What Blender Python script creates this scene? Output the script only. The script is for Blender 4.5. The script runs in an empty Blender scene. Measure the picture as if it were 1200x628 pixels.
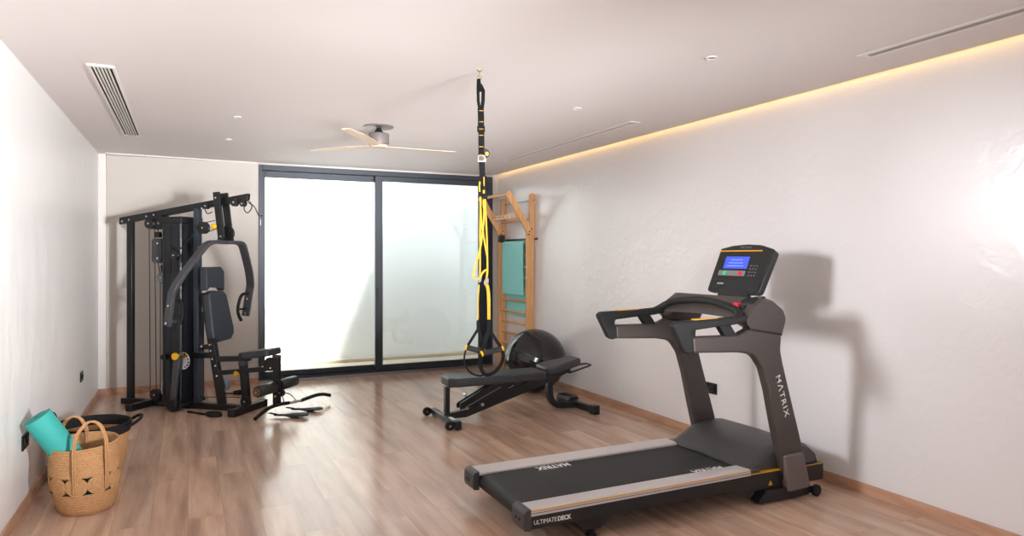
import bpy, bmesh, math, random
from mathutils import Vector, Matrix
random.seed(7)
PI = math.pi
S = bpy.context.scene
COL = S.collection

# ------------------------------------------------------------------ materials
def lin(c):
    return tuple(((v / 255) / 12.92 if v / 255 <= 0.04045 else ((v / 255 + 0.055) / 1.055) ** 2.4) for v in c) + (1.0,)

def nd(nt, kind, **kw):
    n = nt.nodes.new(kind)
    for k, v in kw.items():
        if k in n.inputs: n.inputs[k].default_value = v
        else: setattr(n, k, v)
    return n

def mat(name, rgb, rough=0.5, metal=0.0, spec=0.5, var=0.06, scale=30.0, bump=0.0, bscale=200.0, stretch=(1, 1, 1), coat=0.0, emit=None, estr=0.0):
    """Principled surface with a procedural noise that varies colour and roughness a little and can raise a fine bump."""
    m = bpy.data.materials.new(name); m.use_nodes = True
    nt = m.node_tree; b = nt.nodes['Principled BSDF']; L = nt.links.new
    b.inputs['Roughness'].default_value = rough; b.inputs['Metallic'].default_value = metal
    b.inputs['Specular IOR Level'].default_value = spec
    b.inputs['Coat Weight'].default_value = coat
    tc = nd(nt, 'ShaderNodeTexCoord'); mp = nd(nt, 'ShaderNodeMapping'); mp.inputs['Scale'].default_value = stretch
    L(tc.outputs['Object'], mp.inputs['Vector'])
    nz = nd(nt, 'ShaderNodeTexNoise', Scale=scale, Detail=4.0); L(mp.outputs[0], nz.inputs['Vector'])
    c = lin(rgb)
    mx = nd(nt, 'ShaderNodeMix', data_type='RGBA')
    mx.inputs[6].default_value = tuple(max(0, v * (1 - var)) for v in c[:3]) + (1,)
    mx.inputs[7].default_value = tuple(min(1, v * (1 + var)) for v in c[:3]) + (1,)
    L(nz.outputs['Fac'], mx.inputs[0]); L(mx.outputs[2], b.inputs['Base Color'])
    if bump:
        n2 = nd(nt, 'ShaderNodeTexNoise', Scale=bscale, Detail=3.0); L(mp.outputs[0], n2.inputs['Vector'])
        bp = nd(nt, 'ShaderNodeBump', Strength=bump, Distance=0.002); L(n2.outputs['Fac'], bp.inputs['Height']); L(bp.outputs[0], b.inputs['Normal'])
    if emit:
        b.inputs['Emission Color'].default_value = lin(emit); b.inputs['Emission Strength'].default_value = estr
    return m

def wood(name, c0, c1, rough=0.45, stretch=(25, 25, 1.5)):
    m = mat(name, c0, rough); nt = m.node_tree; b = nt.nodes['Principled BSDF']; L = nt.links.new
    tc = nd(nt, 'ShaderNodeTexCoord'); mp = nd(nt, 'ShaderNodeMapping'); mp.inputs['Scale'].default_value = stretch
    L(tc.outputs['Object'], mp.inputs['Vector'])
    nz = nd(nt, 'ShaderNodeTexNoise', Scale=2.0, Detail=6.0, Distortion=0.8); L(mp.outputs[0], nz.inputs['Vector'])
    r = nd(nt, 'ShaderNodeValToRGB'); r.color_ramp.elements[0].position = 0.32; r.color_ramp.elements[1].position = 0.68
    r.color_ramp.elements[0].color = lin(c0); r.color_ramp.elements[1].color = lin(c1)
    L(nz.outputs['Fac'], r.inputs[0]); L(r.outputs[0], b.inputs['Base Color'])
    return m

def plaster(name, rgb, r0=0.16, r1=0.5, bump=0.12, streak=(1.0, 1.0, 1.0), spec=0.5):
    """Trowelled, polished plaster: broad patches of different gloss and low trowel relief."""
    m = bpy.data.materials.new(name); m.use_nodes = True
    nt = m.node_tree; b = nt.nodes['Principled BSDF']; L = nt.links.new
    b.inputs['Specular IOR Level'].default_value = spec
    tc = nd(nt, 'ShaderNodeTexCoord'); mp = nd(nt, 'ShaderNodeMapping'); mp.inputs['Scale'].default_value = streak
    L(tc.outputs['Object'], mp.inputs['Vector'])
    n1 = nd(nt, 'ShaderNodeTexNoise', Scale=1.3, Detail=5.0, Roughness=0.6, Distortion=0.6); L(mp.outputs[0], n1.inputs['Vector'])
    n2 = nd(nt, 'ShaderNodeTexNoise', Scale=4.5, Detail=6.0, Roughness=0.55, Distortion=1.2); L(mp.outputs[0], n2.inputs['Vector'])
    c = lin(rgb)
    mx = nd(nt, 'ShaderNodeMix', data_type='RGBA')
    mx.inputs[6].default_value = tuple(v * 0.985 for v in c[:3]) + (1,); mx.inputs[7].default_value = tuple(min(1, v * 1.012) for v in c[:3]) + (1,)
    L(n1.outputs['Fac'], mx.inputs[0]); L(mx.outputs[2], b.inputs['Base Color'])
    mr = nd(nt, 'ShaderNodeMapRange'); mr.inputs['From Min'].default_value = 0.35; mr.inputs['From Max'].default_value = 0.65
    mr.inputs['To Min'].default_value = r0; mr.inputs['To Max'].default_value = r1
    L(n2.outputs['Fac'], mr.inputs['Value']); L(mr.outputs[0], b.inputs['Roughness'])
    n3 = nd(nt, 'ShaderNodeTexNoise', Scale=2.6, Detail=2.5, Roughness=0.45, Distortion=0.5); L(mp.outputs[0], n3.inputs['Vector'])
    bp = nd(nt, 'ShaderNodeBump', Strength=bump, Distance=0.02); 
    n4 = nd(nt, 'ShaderNodeTexNoise', Scale=10.0, Detail=4.0, Roughness=0.55, Distortion=1.0); L(mp.outputs[0], n4.inputs['Vector'])
    hm = nd(nt, 'ShaderNodeMath', operation='MULTIPLY_ADD'); L(n4.outputs['Fac'], hm.inputs[0]); hm.inputs[1].default_value = 0.55; L(n3.outputs['Fac'], hm.inputs[2])
    L(hm.outputs[0], bp.inputs['Height']); L(bp.outputs[0], b.inputs['Normal'])
    return m

def floor_mat():
    m = bpy.data.materials.new('oak_planks'); m.use_nodes = True
    nt = m.node_tree; b = nt.nodes['Principled BSDF']; L = nt.links.new
    tc = nd(nt, 'ShaderNodeTexCoord')
    mp = nd(nt, 'ShaderNodeMapping'); mp.inputs['Rotation'].default_value = (0, 0, PI / 2); L(tc.outputs['Object'], mp.inputs['Vector'])
    br = nd(nt, 'ShaderNodeTexBrick', offset=0.37, offset_frequency=2); L(mp.outputs[0], br.inputs['Vector'])
    for k, v in (('Scale', 1.0), ('Mortar Size', 0.0012), ('Mortar Smooth', 0.1), ('Bias', 0.0), ('Brick Width', 1.29), ('Row Height', 0.192)): br.inputs[k].default_value = v
    br.inputs['Color1'].default_value = (0, 0, 0, 1); br.inputs['Color2'].default_value = (1, 1, 1, 1); br.inputs['Mortar'].default_value = (0.5, 0.5, 0.5, 1)
    # grain, shifted per plank
    sc = nd(nt, 'ShaderNodeVectorMath', operation='SCALE'); L(br.outputs['Color'], sc.inputs[0]); sc.inputs['Scale'].default_value = 37.0
    ad = nd(nt, 'ShaderNodeVectorMath', operation='ADD'); L(tc.outputs['Object'], ad.inputs[0]); L(sc.outputs[0], ad.inputs[1])
    m2 = nd(nt, 'ShaderNodeMapping'); m2.inputs['Scale'].default_value = (9.0, 0.9, 1); L(ad.outputs[0], m2.inputs['Vector'])
    g1 = nd(nt, 'ShaderNodeTexNoise', Scale=1.2, Detail=5.0, Roughness=0.5, Distortion=0.25); L(m2.outputs[0], g1.inputs['Vector'])
    m3 = nd(nt, 'ShaderNodeMapping'); m3.inputs['Scale'].default_value = (60.0, 2.2, 1); L(ad.outputs[0], m3.inputs['Vector'])
    g2 = nd(nt, 'ShaderNodeTexNoise', Scale=1.5, Detail=5.0, Roughness=0.7); L(m3.outputs[0], g2.inputs['Vector'])
    r = nd(nt, 'ShaderNodeValToRGB'); e = r.color_ramp.elements
    e[0].position = 0.28; e[0].color = lin((160, 120, 94)); e[1].position = 0.75; e[1].color = lin((216, 182, 154))
    k = e.new(0.5); k.color = lin((196, 156, 128))
    L(g1.outputs['Fac'], r.inputs[0])
    mx = nd(nt, 'ShaderNodeMix', data_type='RGBA', blend_type='MULTIPLY'); mx.inputs[0].default_value = 0.34
    L(r.outputs[0], mx.inputs[6]); L(g2.outputs['Fac'], mx.inputs[7])
    hs = nd(nt, 'ShaderNodeMix', data_type='RGBA', blend_type='OVERLAY'); hs.inputs[0].default_value = 0.13
    L(mx.outputs[2], hs.inputs[6]); L(br.outputs['Color'], hs.inputs[7])
    dk = nd(nt, 'ShaderNodeMix', data_type='RGBA'); L(br.outputs['Fac'], dk.inputs[0]); L(hs.outputs[2], dk.inputs[6]); dk.inputs[7].default_value = lin((140, 104, 82))
    br2 = nd(nt, 'ShaderNodeBrightContrast'); br2.inputs['Bright'].default_value = 0.085; br2.inputs['Contrast'].default_value = 0.0
    L(dk.outputs[2], br2.inputs['Color']); L(br2.outputs[0], b.inputs['Base Color'])
    mr = nd(nt, 'ShaderNodeMapRange'); mr.inputs['To Min'].default_value = 0.14; mr.inputs['To Max'].default_value = 0.21
    L(g1.outputs['Fac'], mr.inputs['Value']); L(mr.outputs[0], b.inputs['Roughness'])
    b.inputs['Specular IOR Level'].default_value = 0.19
    bp = nd(nt, 'ShaderNodeBump', Strength=0.06, Distance=0.002); L(g2.outputs['Fac'], bp.inputs['Height']); L(bp.outputs[0], b.inputs['Normal'])
    return m

def weave(name, c0, c1, sz=160.0):
    m = mat(name, c0, 0.85, spec=0.2); nt = m.node_tree; b = nt.nodes['Principled BSDF']; L = nt.links.new
    tc = nd(nt, 'ShaderNodeTexCoord'); mp = nd(nt, 'ShaderNodeMapping'); mp.inputs['Scale'].default_value = (1, 1, 3); L(tc.outputs['Object'], mp.inputs['Vector'])
    nz = nd(nt, 'ShaderNodeTexNoise', Scale=sz / 2, Detail=6.0, Roughness=0.7); L(mp.outputs[0], nz.inputs['Vector'])
    r = nd(nt, 'ShaderNodeValToRGB'); r.color_ramp.elements[0].position = 0.3; r.color_ramp.elements[1].position = 0.7
    r.color_ramp.elements[0].color = lin(c0); r.color_ramp.elements[1].color = lin(c1)
    L(nz.outputs['Fac'], r.inputs[0]); L(r.outputs[0], b.inputs['Base Color'])
    bp = nd(nt, 'ShaderNodeBump', Strength=0.6, Distance=0.003); L(nz.outputs['Fac'], bp.inputs['Height']); L(bp.outputs[0], b.inputs['Normal'])
    return m

def glass_mat():
    m = bpy.data.materials.new('window_glass'); m.use_nodes = True
    nt = m.node_tree; nt.nodes.remove(nt.nodes['Principled BSDF']); L = nt.links.new
    out = nt.nodes['Material Output']
    fr = nd(nt, 'ShaderNodeFresnel', IOR=1.65); tr = nd(nt, 'ShaderNodeBsdfTransparent'); tr.inputs['Color'].default_value = (0.95, 0.985, 0.985, 1)
    gl = nd(nt, 'ShaderNodeBsdfGlossy'); gl.inputs['Roughness'].default_value = 0.02
    # faint unevenness of the float glass
    tc = nd(nt, 'ShaderNodeTexCoord'); nz = nd(nt, 'ShaderNodeTexNoise', Scale=1.2); L(tc.outputs['Object'], nz.inputs['Vector'])
    bp = nd(nt, 'ShaderNodeBump', Strength=0.02, Distance=0.01); L(nz.outputs['Fac'], bp.inputs['Height']); L(bp.outputs[0], gl.inputs['Normal'])
    mx = nd(nt, 'ShaderNodeMixShader'); L(fr.outputs[0], mx.inputs[0]); L(tr.outputs[0], mx.inputs[1]); L(gl.outputs[0], mx.inputs[2])
    L(mx.outputs[0], out.inputs['Surface'])
    return m

M = dict(
    floor=floor_mat(),
    wall_r=plaster('plaster_right', (232, 228, 228), 0.19, 0.26, 0.34, (1, 0.8, 0.8)),
    wall_l=plaster('plaster_left', (238, 236, 234), 0.28, 0.45, 0.10, (1, 1.6, 0.5)),
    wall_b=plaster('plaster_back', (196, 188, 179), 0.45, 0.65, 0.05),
    ceil=mat('ceiling_paint', (232, 225, 222), 0.75, var=0.015, scale=0.7, spec=0.3),
    trim=mat('white_trim', (226, 220, 216), 0.6, var=0.02),
    skirt=wood('skirting_oak', (178, 134, 108), (206, 164, 136), 0.4, (10, 1.2, 10)),
    frame=mat('anthracite_aluminium', (46, 51, 60), 0.38, 0.2, var=0.05),
    track=mat('grey_aluminium_track', (150, 148, 150), 0.35, 0.8),
    glass=glass_mat(),
    outw=mat('outside_white_render', (240, 240, 238), 0.9, var=0.02, scale=3, bump=0.2, bscale=60),
    terr=mat('terrace_stone', (196, 180, 160), 0.8, var=0.12, scale=6),
    black=mat('black_powder_coat', (22, 23, 25), 0.36, 0.0, var=0.15, bump=0.05),
    blackr=mat('black_rubber', (18, 18, 19), 0.72, var=0.15, bump=0.15),
    blackp=mat('black_plastic', (26, 26, 28), 0.4, var=0.1),
    vinyl=mat('charcoal_vinyl', (46, 47, 50), 0.42, var=0.08, bump=0.15, bscale=350),
    vinylb=mat('slate_vinyl', (50, 55, 63), 0.4, var=0.08, bump=0.15, bscale=350),
    navy=mat('dark_smoked_panel', (24, 26, 32), 0.28, var=0.1, scale=4),
    steelg=mat('grey_painted_steel', (78, 78, 82), 0.4, 0.35, var=0.1),
    postb=mat('slate_painted_steel', (62, 68, 78), 0.38, 0.3, var=0.1),
    chrome=mat('chrome', (215, 215, 218), 0.18, 1.0, var=0.03),
    disc=mat('blue_grey_nylon', (122, 134, 148), 0.45, var=0.1),
    yellow=mat('yellow_plastic', (240, 180, 10), 0.4, var=0.05),
    ystrap=mat('yellow_webbing', (178, 130, 9), 0.75, var=0.12, scale=150, bump=0.3),
    bstrap=mat('black_webbing', (11, 11, 12), 0.85, spec=0.2, var=0.2, scale=150, bump=0.3),
    tgrey=mat('warm_grey_treadmill_paint', (72, 64, 61), 0.42, 0.15, var=0.06, bump=0.04),
    tshoe=mat('light_warm_grey_plastic', (108, 98, 95), 0.5, var=0.05),
    hood=mat('charcoal_hood_plastic', (66, 64, 65), 0.42, var=0.06, bump=0.1, bscale=500),
    alu=mat('brushed_silver_rail', (205, 198, 196), 0.42, 0.25, var=0.05, scale=8, stretch=(1, 40, 40)),
    groove=mat('grey_groove', (140, 132, 132), 0.5, 0.2),
    gold=mat('amber_stripe', (222, 160, 30), 0.5),
    belt=mat('running_belt', (26, 25, 27), 0.6, var=0.25, scale=250, bump=0.2, bscale=500),
    white=mat('white_print', (232, 230, 228), 0.6, var=0.02),
    greyp=mat('grey_print', (120, 120, 122), 0.6, var=0.02),
    screen=mat('blue_screen', (40, 60, 190), 0.25, emit=(62, 84, 214), estr=0.9, var=0.05, scale=60),
    scrtext=mat('screen_marks', (120, 150, 235), 0.3, emit=(120, 140, 225), estr=0.6),
    green=mat('green_button', (20, 190, 120), 0.4, emit=(20, 190, 120), estr=0.25),
    red=mat('red_button', (225, 30, 60), 0.4),
    ball=mat('glossy_black_pvc', (17, 17, 19), 0.2, var=0.1, coat=0.3),
    oak=wood('oiled_oak', (204, 148, 96), (230, 178, 124), 0.45),
    oaky=wood('oiled_oak_across', (210, 154, 102), (236, 186, 132), 0.45, (25, 1.5, 25)),
    teal=mat('teal_foam', (150, 224, 217), 0.75, var=0.06, scale=80, bump=0.12),
    teald=mat('teal_mat_foam', (50, 158, 150), 0.7, var=0.06, scale=60, bump=0.12),
    jute=weave('jute', (150, 108, 70), (204, 158, 112)),
    juteb=weave('black_jute', (16, 16, 18), (38, 37, 38)),
    fanw=wood('pale_ash_blade', (206, 180, 152), (226, 204, 180), 0.5, (2, 25, 25)),
    fang=mat('fan_grey_metal', (132, 124, 122), 0.4, 0.5),
    fand=mat('fan_dark_metal', (44, 42, 42), 0.4, 0.4),
    vent=mat('white_vent', (232, 227, 223), 0.5, var=0.02),
    dark=mat('painted_duct_shade', (40, 40, 42), 0.9),  # dark tone in place of the shade inside the duct
    slotg=mat('grey_slot', (168, 160, 156), 0.8),
    slotw=mat('pale_slot', (206, 199, 195), 0.8, var=0.02),
    led=mat('warm_led', (255, 214, 120), 0.5, emit=(255, 210, 130), estr=5.0, var=0.0),
    brass=mat('aged_brass', (150, 130, 90), 0.4, 0.8),
    sock=mat('black_socket', (18, 18, 19), 0.3, var=0.1),
    cord=mat('black_cable', (16, 16, 17), 0.5),
)

# ------------------------------------------------------------------ geometry helpers
def fil(pts, n=5):
    """2-D outline of (x, y[, r]) corners with each corner rounded to radius r."""
    out = []; N = len(pts)
    for i, p in enumerate(pts):
        r = p[2] if len(p) > 2 else 0
        P = Vector(p[:2]); A = Vector(pts[i - 1][:2]); B = Vector(pts[(i + 1) % N][:2])
        if r <= 0: out.append(tuple(P)); continue
        a = (A - P); b = (B - P); la, lb = a.length, b.length
        if la < 1e-9 or lb < 1e-9: continue
        a /= la; b /= lb
        ang = math.acos(max(-1, min(1, a.dot(b))))
        d = min(r / max(math.tan(ang / 2), 1e-3), la * 0.48, lb * 0.48)
        for k in range(n + 1):
            t = k / n
            out.append(tuple((P + a * d) * (1 - t) ** 2 + P * 2 * t * (1 - t) + (P + b * d) * t ** 2))
    return out

def cat(pts, n=6, closed=False):
    """Catmull-Rom through 3-D points."""
    P = [Vector(p) for p in pts]; out = []; N = len(P)
    segs = N if closed else N - 1
    for i in range(segs):
        p0 = P[(i - 1) % N] if closed or i > 0 else P[0] * 2 - P[1]
        p1 = P[i]; p2 = P[(i + 1) % N]
        p3 = P[(i + 2) % N] if closed or i + 2 < N else P[-1] * 2 - P[-2]
        for k in range(n):
            t = k / n
            out.append(0.5 * ((2 * p1) + (-p0 + p2) * t + (2 * p0 - 5 * p1 + 4 * p2 - p3) * t * t + (-p0 + 3 * p1 - 3 * p2 + p3) * t ** 3))
    if not closed: out.append(P[-1])
    return out

def oval(a, b, n=24, cx=0, cy=0):
    return [(cx + a * math.cos(2 * PI * k / n), cy + b * math.sin(2 * PI * k / n)) for k in range(n)]

class MB:
    def __init__(s): s.bm = bmesh.new()
    def face(s, vs):
        try: return s.bm.faces.new(vs)
        except ValueError: return None
    def box(s, x0, x1, y0, y1, z0, z1):
        v = [s.bm.verts.new((x, y, z)) for x in (x0, x1) for y in (y0, y1) for z in (z0, z1)]
        for f in ((0, 1, 3, 2), (4, 6, 7, 5), (0, 4, 5, 1), (2, 3, 7, 6), (0, 2, 6, 4), (1, 5, 7, 3)): s.face([v[i] for i in f])
        return s
    def loft(s, rings, closed=False, caps=True):
        R = [[s.bm.verts.new(p) for p in r] for r in rings]; n = len(R[0]); k = len(R)
        for i in range(k if closed else k - 1):
            a, b = R[i], R[(i + 1) % k]
            for j in range(n): s.face([a[j], a[(j + 1) % n], b[(j + 1) % n], b[j]])
        if caps and not closed: s.face(R[0][::-1]); s.face(R[-1])
        return s
    def sweep(s, pts, prof, up=(0, 0, 1), closed=False, taper=None):
        """Profile [(a, b)] swept along pts; a runs along the side axis, b along the up axis."""
        P = [Vector(p) for p in pts]; n = len(P); rings = []; U = Vector(up).normalized(); N = None
        for i in range(n):
            if closed: t = P[(i + 1) % n] - P[i - 1]
            else: t = P[min(i + 1, n - 1)] - P[max(i - 1, 0)]
            t.normalize()
            if N is None:
                N = U - t * U.dot(t)
                if N.length < 1e-4: N = Vector((1, 0, 0)) - t * t.x
                N.normalize()
            else:
                N = N - t * N.dot(t); N.normalize()
            B = t.cross(N)
            f = taper[i] if taper else 1
            rings.append([P[i] + B * (a * f) + N * (b * f) for a, b in prof])
        return s.loft(rings, closed)
    def tube(s, pts, r, seg=12, closed=False, taper=None, up=(0, 0, 1)):
        return s.sweep(pts, [(r * math.cos(2 * PI * k / seg), r * math.sin(2 * PI * k / seg)) for k in range(seg)], up, closed, taper)
    def bar(s, p, q, w, h, up=(0, 0, 1)):
        return s.sweep([p, q], [(-w / 2, -h / 2), (w / 2, -h / 2), (w / 2, h / 2), (-w / 2, h / 2)], up)
    def ribbon(s, pts, w, t, up=(0, 0, 1), closed=False):
        return s.sweep(pts, [(-w / 2, -t / 2), (w / 2, -t / 2), (w / 2, t / 2), (-w / 2, t / 2)], up, closed)
    def cyl(s, p, q, r, seg=20, r2=None):
        return s.tube([p, q], r, seg, taper=[1, (r2 / r if r2 else 1)])
    def prism(s, outl, fn0, fn1):
        a = [s.bm.verts.new(fn0(x, y)) for x, y in outl]; b = [s.bm.verts.new(fn1(x, y)) for x, y in outl]; n = len(a)
        s.face(a); s.face(b[::-1])
        for i in range(n): s.face([a[i], b[i], b[(i + 1) % n], a[(i + 1) % n]])
        return s
    def uw(s, outl, v0, v1): return s.prism(outl, lambda x, y: (x, v0, y), lambda x, y: (x, v1, y))
    def plan(s, outl, z0, z1): return s.prism(outl, lambda x, y: (x, y, z0), lambda x, y: (x, y, z1))
    def vw(s, outl, u0, u1): return s.prism(outl, lambda x, y: (u0, x, y), lambda x, y: (u1, x, y))
    def holed(s, outl, holes, v0, v1):
        """u-w outline with holes, extruded from v0 to v1 (filled by scan triangulation)."""
        for v in (v0, v1):
            edges = []
            for lp in [outl] + holes:
                vs = [s.bm.verts.new((x, v, y)) for x, y in lp]
                edges += [s.bm.edges.new((vs[i], vs[(i + 1) % len(vs)])) for i in range(len(vs))]
            bmesh.ops.triangle_fill(s.bm, use_beauty=True, use_dissolve=False, edges=edges)
        for lp in [outl] + holes:
            n = len(lp)
            a = [s.bm.verts.new((x, v0, y)) for x, y in lp]; b = [s.bm.verts.new((x, v1, y)) for x, y in lp]
            for i in range(n): s.face([a[i], b[i], b[(i + 1) % n], a[(i + 1) % n]])
        bmesh.ops.remove_doubles(s.bm, verts=s.bm.verts, dist=1e-5)
        return s
    def lathe(s, prof, o=(0, 0, 0), ax=(0, 0, 1), seg=32, caps=True):
        ax = Vector(ax).normalized(); e = Vector((1, 0, 0)) if abs(ax.x) < 0.9 else Vector((0, 1, 0))
        a = (e - ax * e.dot(ax)).normalized(); b = ax.cross(a); o = Vector(o)
        return s.loft([[o + ax * z + (a * math.cos(2 * PI * k / seg) + b * math.sin(2 * PI * k / seg)) * max(r, 1e-4) for k in range(seg)] for r, z in prof], caps=caps)
    def sphere(s, c, r, u=24, v=14, sq=(1, 1, 1)):
        c = Vector(c)
        return s.loft([[c + Vector((r * sq[0] * math.sin(PI * i / v) * math.cos(2 * PI * k / u), r * sq[1] * math.sin(PI * i / v) * math.sin(2 * PI * k / u), -r * sq[2] * math.cos(PI * i / v))) for k in range(u)]
                       for i in [0.02] + list(range(1, v)) + [v - 0.02]])
    def xf(s, mtx): s.bm.transform(mtx); return s

def obj(name, mb, m, parent=None, bevel=0.0, smooth=38, seg=2, label=None):
    bmesh.ops.recalc_face_normals(mb.bm, faces=mb.bm.faces)
    me = bpy.data.meshes.new(name); mb.bm.to_mesh(me); mb.bm.free()
    me.materials.append(m)
    for p in me.polygons: p.use_smooth = True
    me.set_sharp_from_angle(angle=math.radians(smooth))
    o = bpy.data.objects.new(name, me); COL.objects.link(o)
    if parent: o.parent = parent
    if bevel:
        b = o.modifiers.new('edge', 'BEVEL'); b.width = bevel; b.segments = seg; b.limit_method = 'ANGLE'; b.angle_limit = math.radians(40)
    if label: o['label'] = label
    return o

def tag(o, label, cat_, group=None):
    o['label'] = label; o['category'] = cat_
    if group: o['group'] = group
    return o

def thing(name, label, cat_, loc=(0, 0, 0), deg=0, group=None):
    o = bpy.data.objects.new(name, None); COL.objects.link(o); o.empty_display_size = 0.1
    o.location = loc; o.rotation_euler = (0, 0, math.radians(deg))
    return tag(o, label, cat_, group)

def struct(name, mb, m, parent=None, bevel=0.0):
    o = obj(name, mb, m, parent, bevel)
    if parent is None: o['kind'] = 'structure'
    return o

def text(name, body, size, org, ex, ey, m, parent, ext=0.0006, align='CENTER', bold=0.0, space=1.0, label=None, wide=1.0):
    cu = bpy.data.curves.new(name, 'FONT'); cu.body = body; cu.size = size; cu.extrude = ext; cu.align_x = align; cu.align_y = 'CENTER'
    cu.offset = bold; cu.space_character = space; cu.materials.append(m); cu.resolution_u = 3
    tmp = bpy.data.objects.new(name + '_outline', cu); COL.objects.link(tmp)
    dg = bpy.context.evaluated_depsgraph_get()
    me = bpy.data.meshes.new_from_object(tmp.evaluated_get(dg)); bpy.data.objects.remove(tmp); bpy.data.curves.remove(cu)
    for v in me.vertices: v.co.x *= wide
    me.materials.clear(); me.materials.append(m)
    o = bpy.data.objects.new(name, me); COL.objects.link(o)
    x = Vector(ex).normalized(); y = (Vector(ey) - x * Vector(ey).dot(x)).normalized(); z = x.cross(y)
    o.parent = parent
    o.matrix_local = Matrix(((x.x, y.x, z.x, org[0]), (x.y, y.y, z.y, org[1]), (x.z, y.z, z.z, org[2]), (0, 0, 0, 1)))
    if label: o['label'] = label
    return o

def dup(root, loc=None, label=None):
    r = root.copy(); COL.objects.link(r)
    if loc: r.location = loc
    if label: r['label'] = label
    for ch in list(root.children):
        c = ch.copy(); COL.objects.link(c); c.parent = r
        for g in list(ch.children):
            d = g.copy(); COL.objects.link(d); d.parent = c
    return r

# ------------------------------------------------------------------ room
XL, XR, YB, YF, ZC = -0.878, 3.887, 8.69, -2.3, 2.63
struct('floor', MB().box(XL - 0.1, XR + 0.1, YF - 0.1, YB, -0.08, 0), M['floor'])
struct('ceiling', MB().box(XL - 0.1, 3.825, YF - 0.1, YB + 0.0, ZC, ZC + 0.13), M['ceil'])
struct('roof', MB().box(XL - 0.2, XR + 0.2, YF - 0.2, YB + 0.2, ZC + 0.13, ZC + 0.37), M['trim'])
struct('wall_left', MB().box(XL - 0.1, XL, YF - 0.1, YB + 0.2, -0.08, ZC + 0.13), M['wall_l'])
struct('wall_right', MB().box(XR, XR + 0.1, YF - 0.1, YB + 0.2, -0.08, ZC + 0.13), M['wall_r'])
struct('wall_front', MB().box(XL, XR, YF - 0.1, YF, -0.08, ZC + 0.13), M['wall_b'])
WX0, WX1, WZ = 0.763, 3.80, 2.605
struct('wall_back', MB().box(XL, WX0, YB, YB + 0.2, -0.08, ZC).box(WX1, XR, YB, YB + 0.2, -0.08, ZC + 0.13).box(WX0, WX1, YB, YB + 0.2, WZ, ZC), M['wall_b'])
struct('baseboard_right', MB().box(XR - 0.014, XR, YF, YB, 0, 0.068), M['skirt'], bevel=0.002)
struct('baseboard_left', MB().box(XL, XL + 0.014, YF, YB, 0, 0.068), M['skirt'], bevel=0.002)
struct('baseboard_back', MB().box(XL + 0.014, WX0, YB - 0.014, YB, 0, 0.068), M['skirt'], bevel=0.002)
# pale band round the back-left panel: a corner pilaster and a thin pale wedge under the ceiling that runs out to nothing at the window
struct('trim_1', MB().box(XL, XL + 0.075, YB - 0.05, YB, 0.07, ZC), M['trim'], bevel=0.004)
struct('trim_2', MB().plan([(XL + 0.075, YB), (XL + 0.075, YB - 0.12), (WX0 - 0.02, YB)], ZC - 0.012, ZC), M['trim'])

# sliding window
win = bpy.data.objects.new('window_1', None); COL.objects.link(win); win['kind'] = 'structure'; win.location = (0, YB, 0)
f = MB()
f.box(WX0, WX0 + 0.042, -0.02, 0.16, 0.03, WZ); f.box(WX1 - 0.075, WX1, -0.02, 0.16, 0.03, WZ)
f.box(WX0 + 0.042, WX1 - 0.075, -0.02, 0.16, WZ - 0.062, WZ)
f.box(WX0 + 0.042, WX1 - 0.075, 0.0, 0.16, 0.03, 0.055)
obj('window_frame', f, M['frame'], win, 0.003)
obj('floor_track', MB().box(WX0, WX1, -0.035, 0.16, 0.0, 0.03), M['track'], win, 0.002)
def sash(x0, x1, y0, y1, sl, sr, z0, z1, zt, zb):
    s = MB(); s.box(x0, x0 + sl, y0, y1, z0, z1); s.box(x1 - sr, x1, y0, y1, z0, z1)
    s.box(x0 + sl, x1 - sr, y0, y1, z0, zb); s.box(x0 + sl, x1 - sr, y0, y1, zt, z1)
    o = obj('sash', s, M['frame'], win, 0.003)
    obj('pane', MB().box(x0 + sl, x1 - sr, (y0 + y1) / 2 - 0.004, (y0 + y1) / 2 + 0.004, zb, zt), M['glass'], o)
    return o
sl = sash(WX0 + 0.042, 2.29, 0.085, 0.135, 0.042, 0.09, 0.055, WZ - 0.062, 2.468, 0.115)
sr = sash(2.171, WX1 - 0.075, 0.01, 0.06, 0.09, 0.115, 0.055, WZ - 0.062, 2.476, 0.118)
obj('sash_lock', MB().box(WX0 + 0.016, WX0 + 0.026, -0.026, -0.02, 1.88, 1.95), M['track'], win, 0.002)
obj('sash_handle', MB().box(2.19, 2.215, -0.012, 0.01, 0.92, 1.10), M['blackp'], sr, 0.004)

# light well outside
struct('terrace_floor', MB().box(-1.5, 4.3, YB + 0.2, 10.0, -0.1, 0.0), M['terr'])
struct('wall_outside', MB().box(-1.5, 4.3, 9.98, 10.15, -0.1, 4.2), M['outw'])
struct('wall_sun_block', MB().box(4.25, 4.4, 4.0, 10.15, -0.1, 6.2), M['outw'])  # unseen wall, sized to throw the slanted shade onto the white wall
struct('kerb', MB().box(-1.5, 4.25, 9.86, 9.98, 0.0, 0.05), M['terr'], bevel=0.01)

# ------------------------------------------------------------------ ceiling fittings
led = tag(obj('led_strip', MB().box(3.825, 3.832, YF, YB - 0.02, ZC + 0.020, ZC + 0.032), M['led']), 'warm glowing strip light in the ceiling gap along the right wall', 'strip light')

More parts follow.
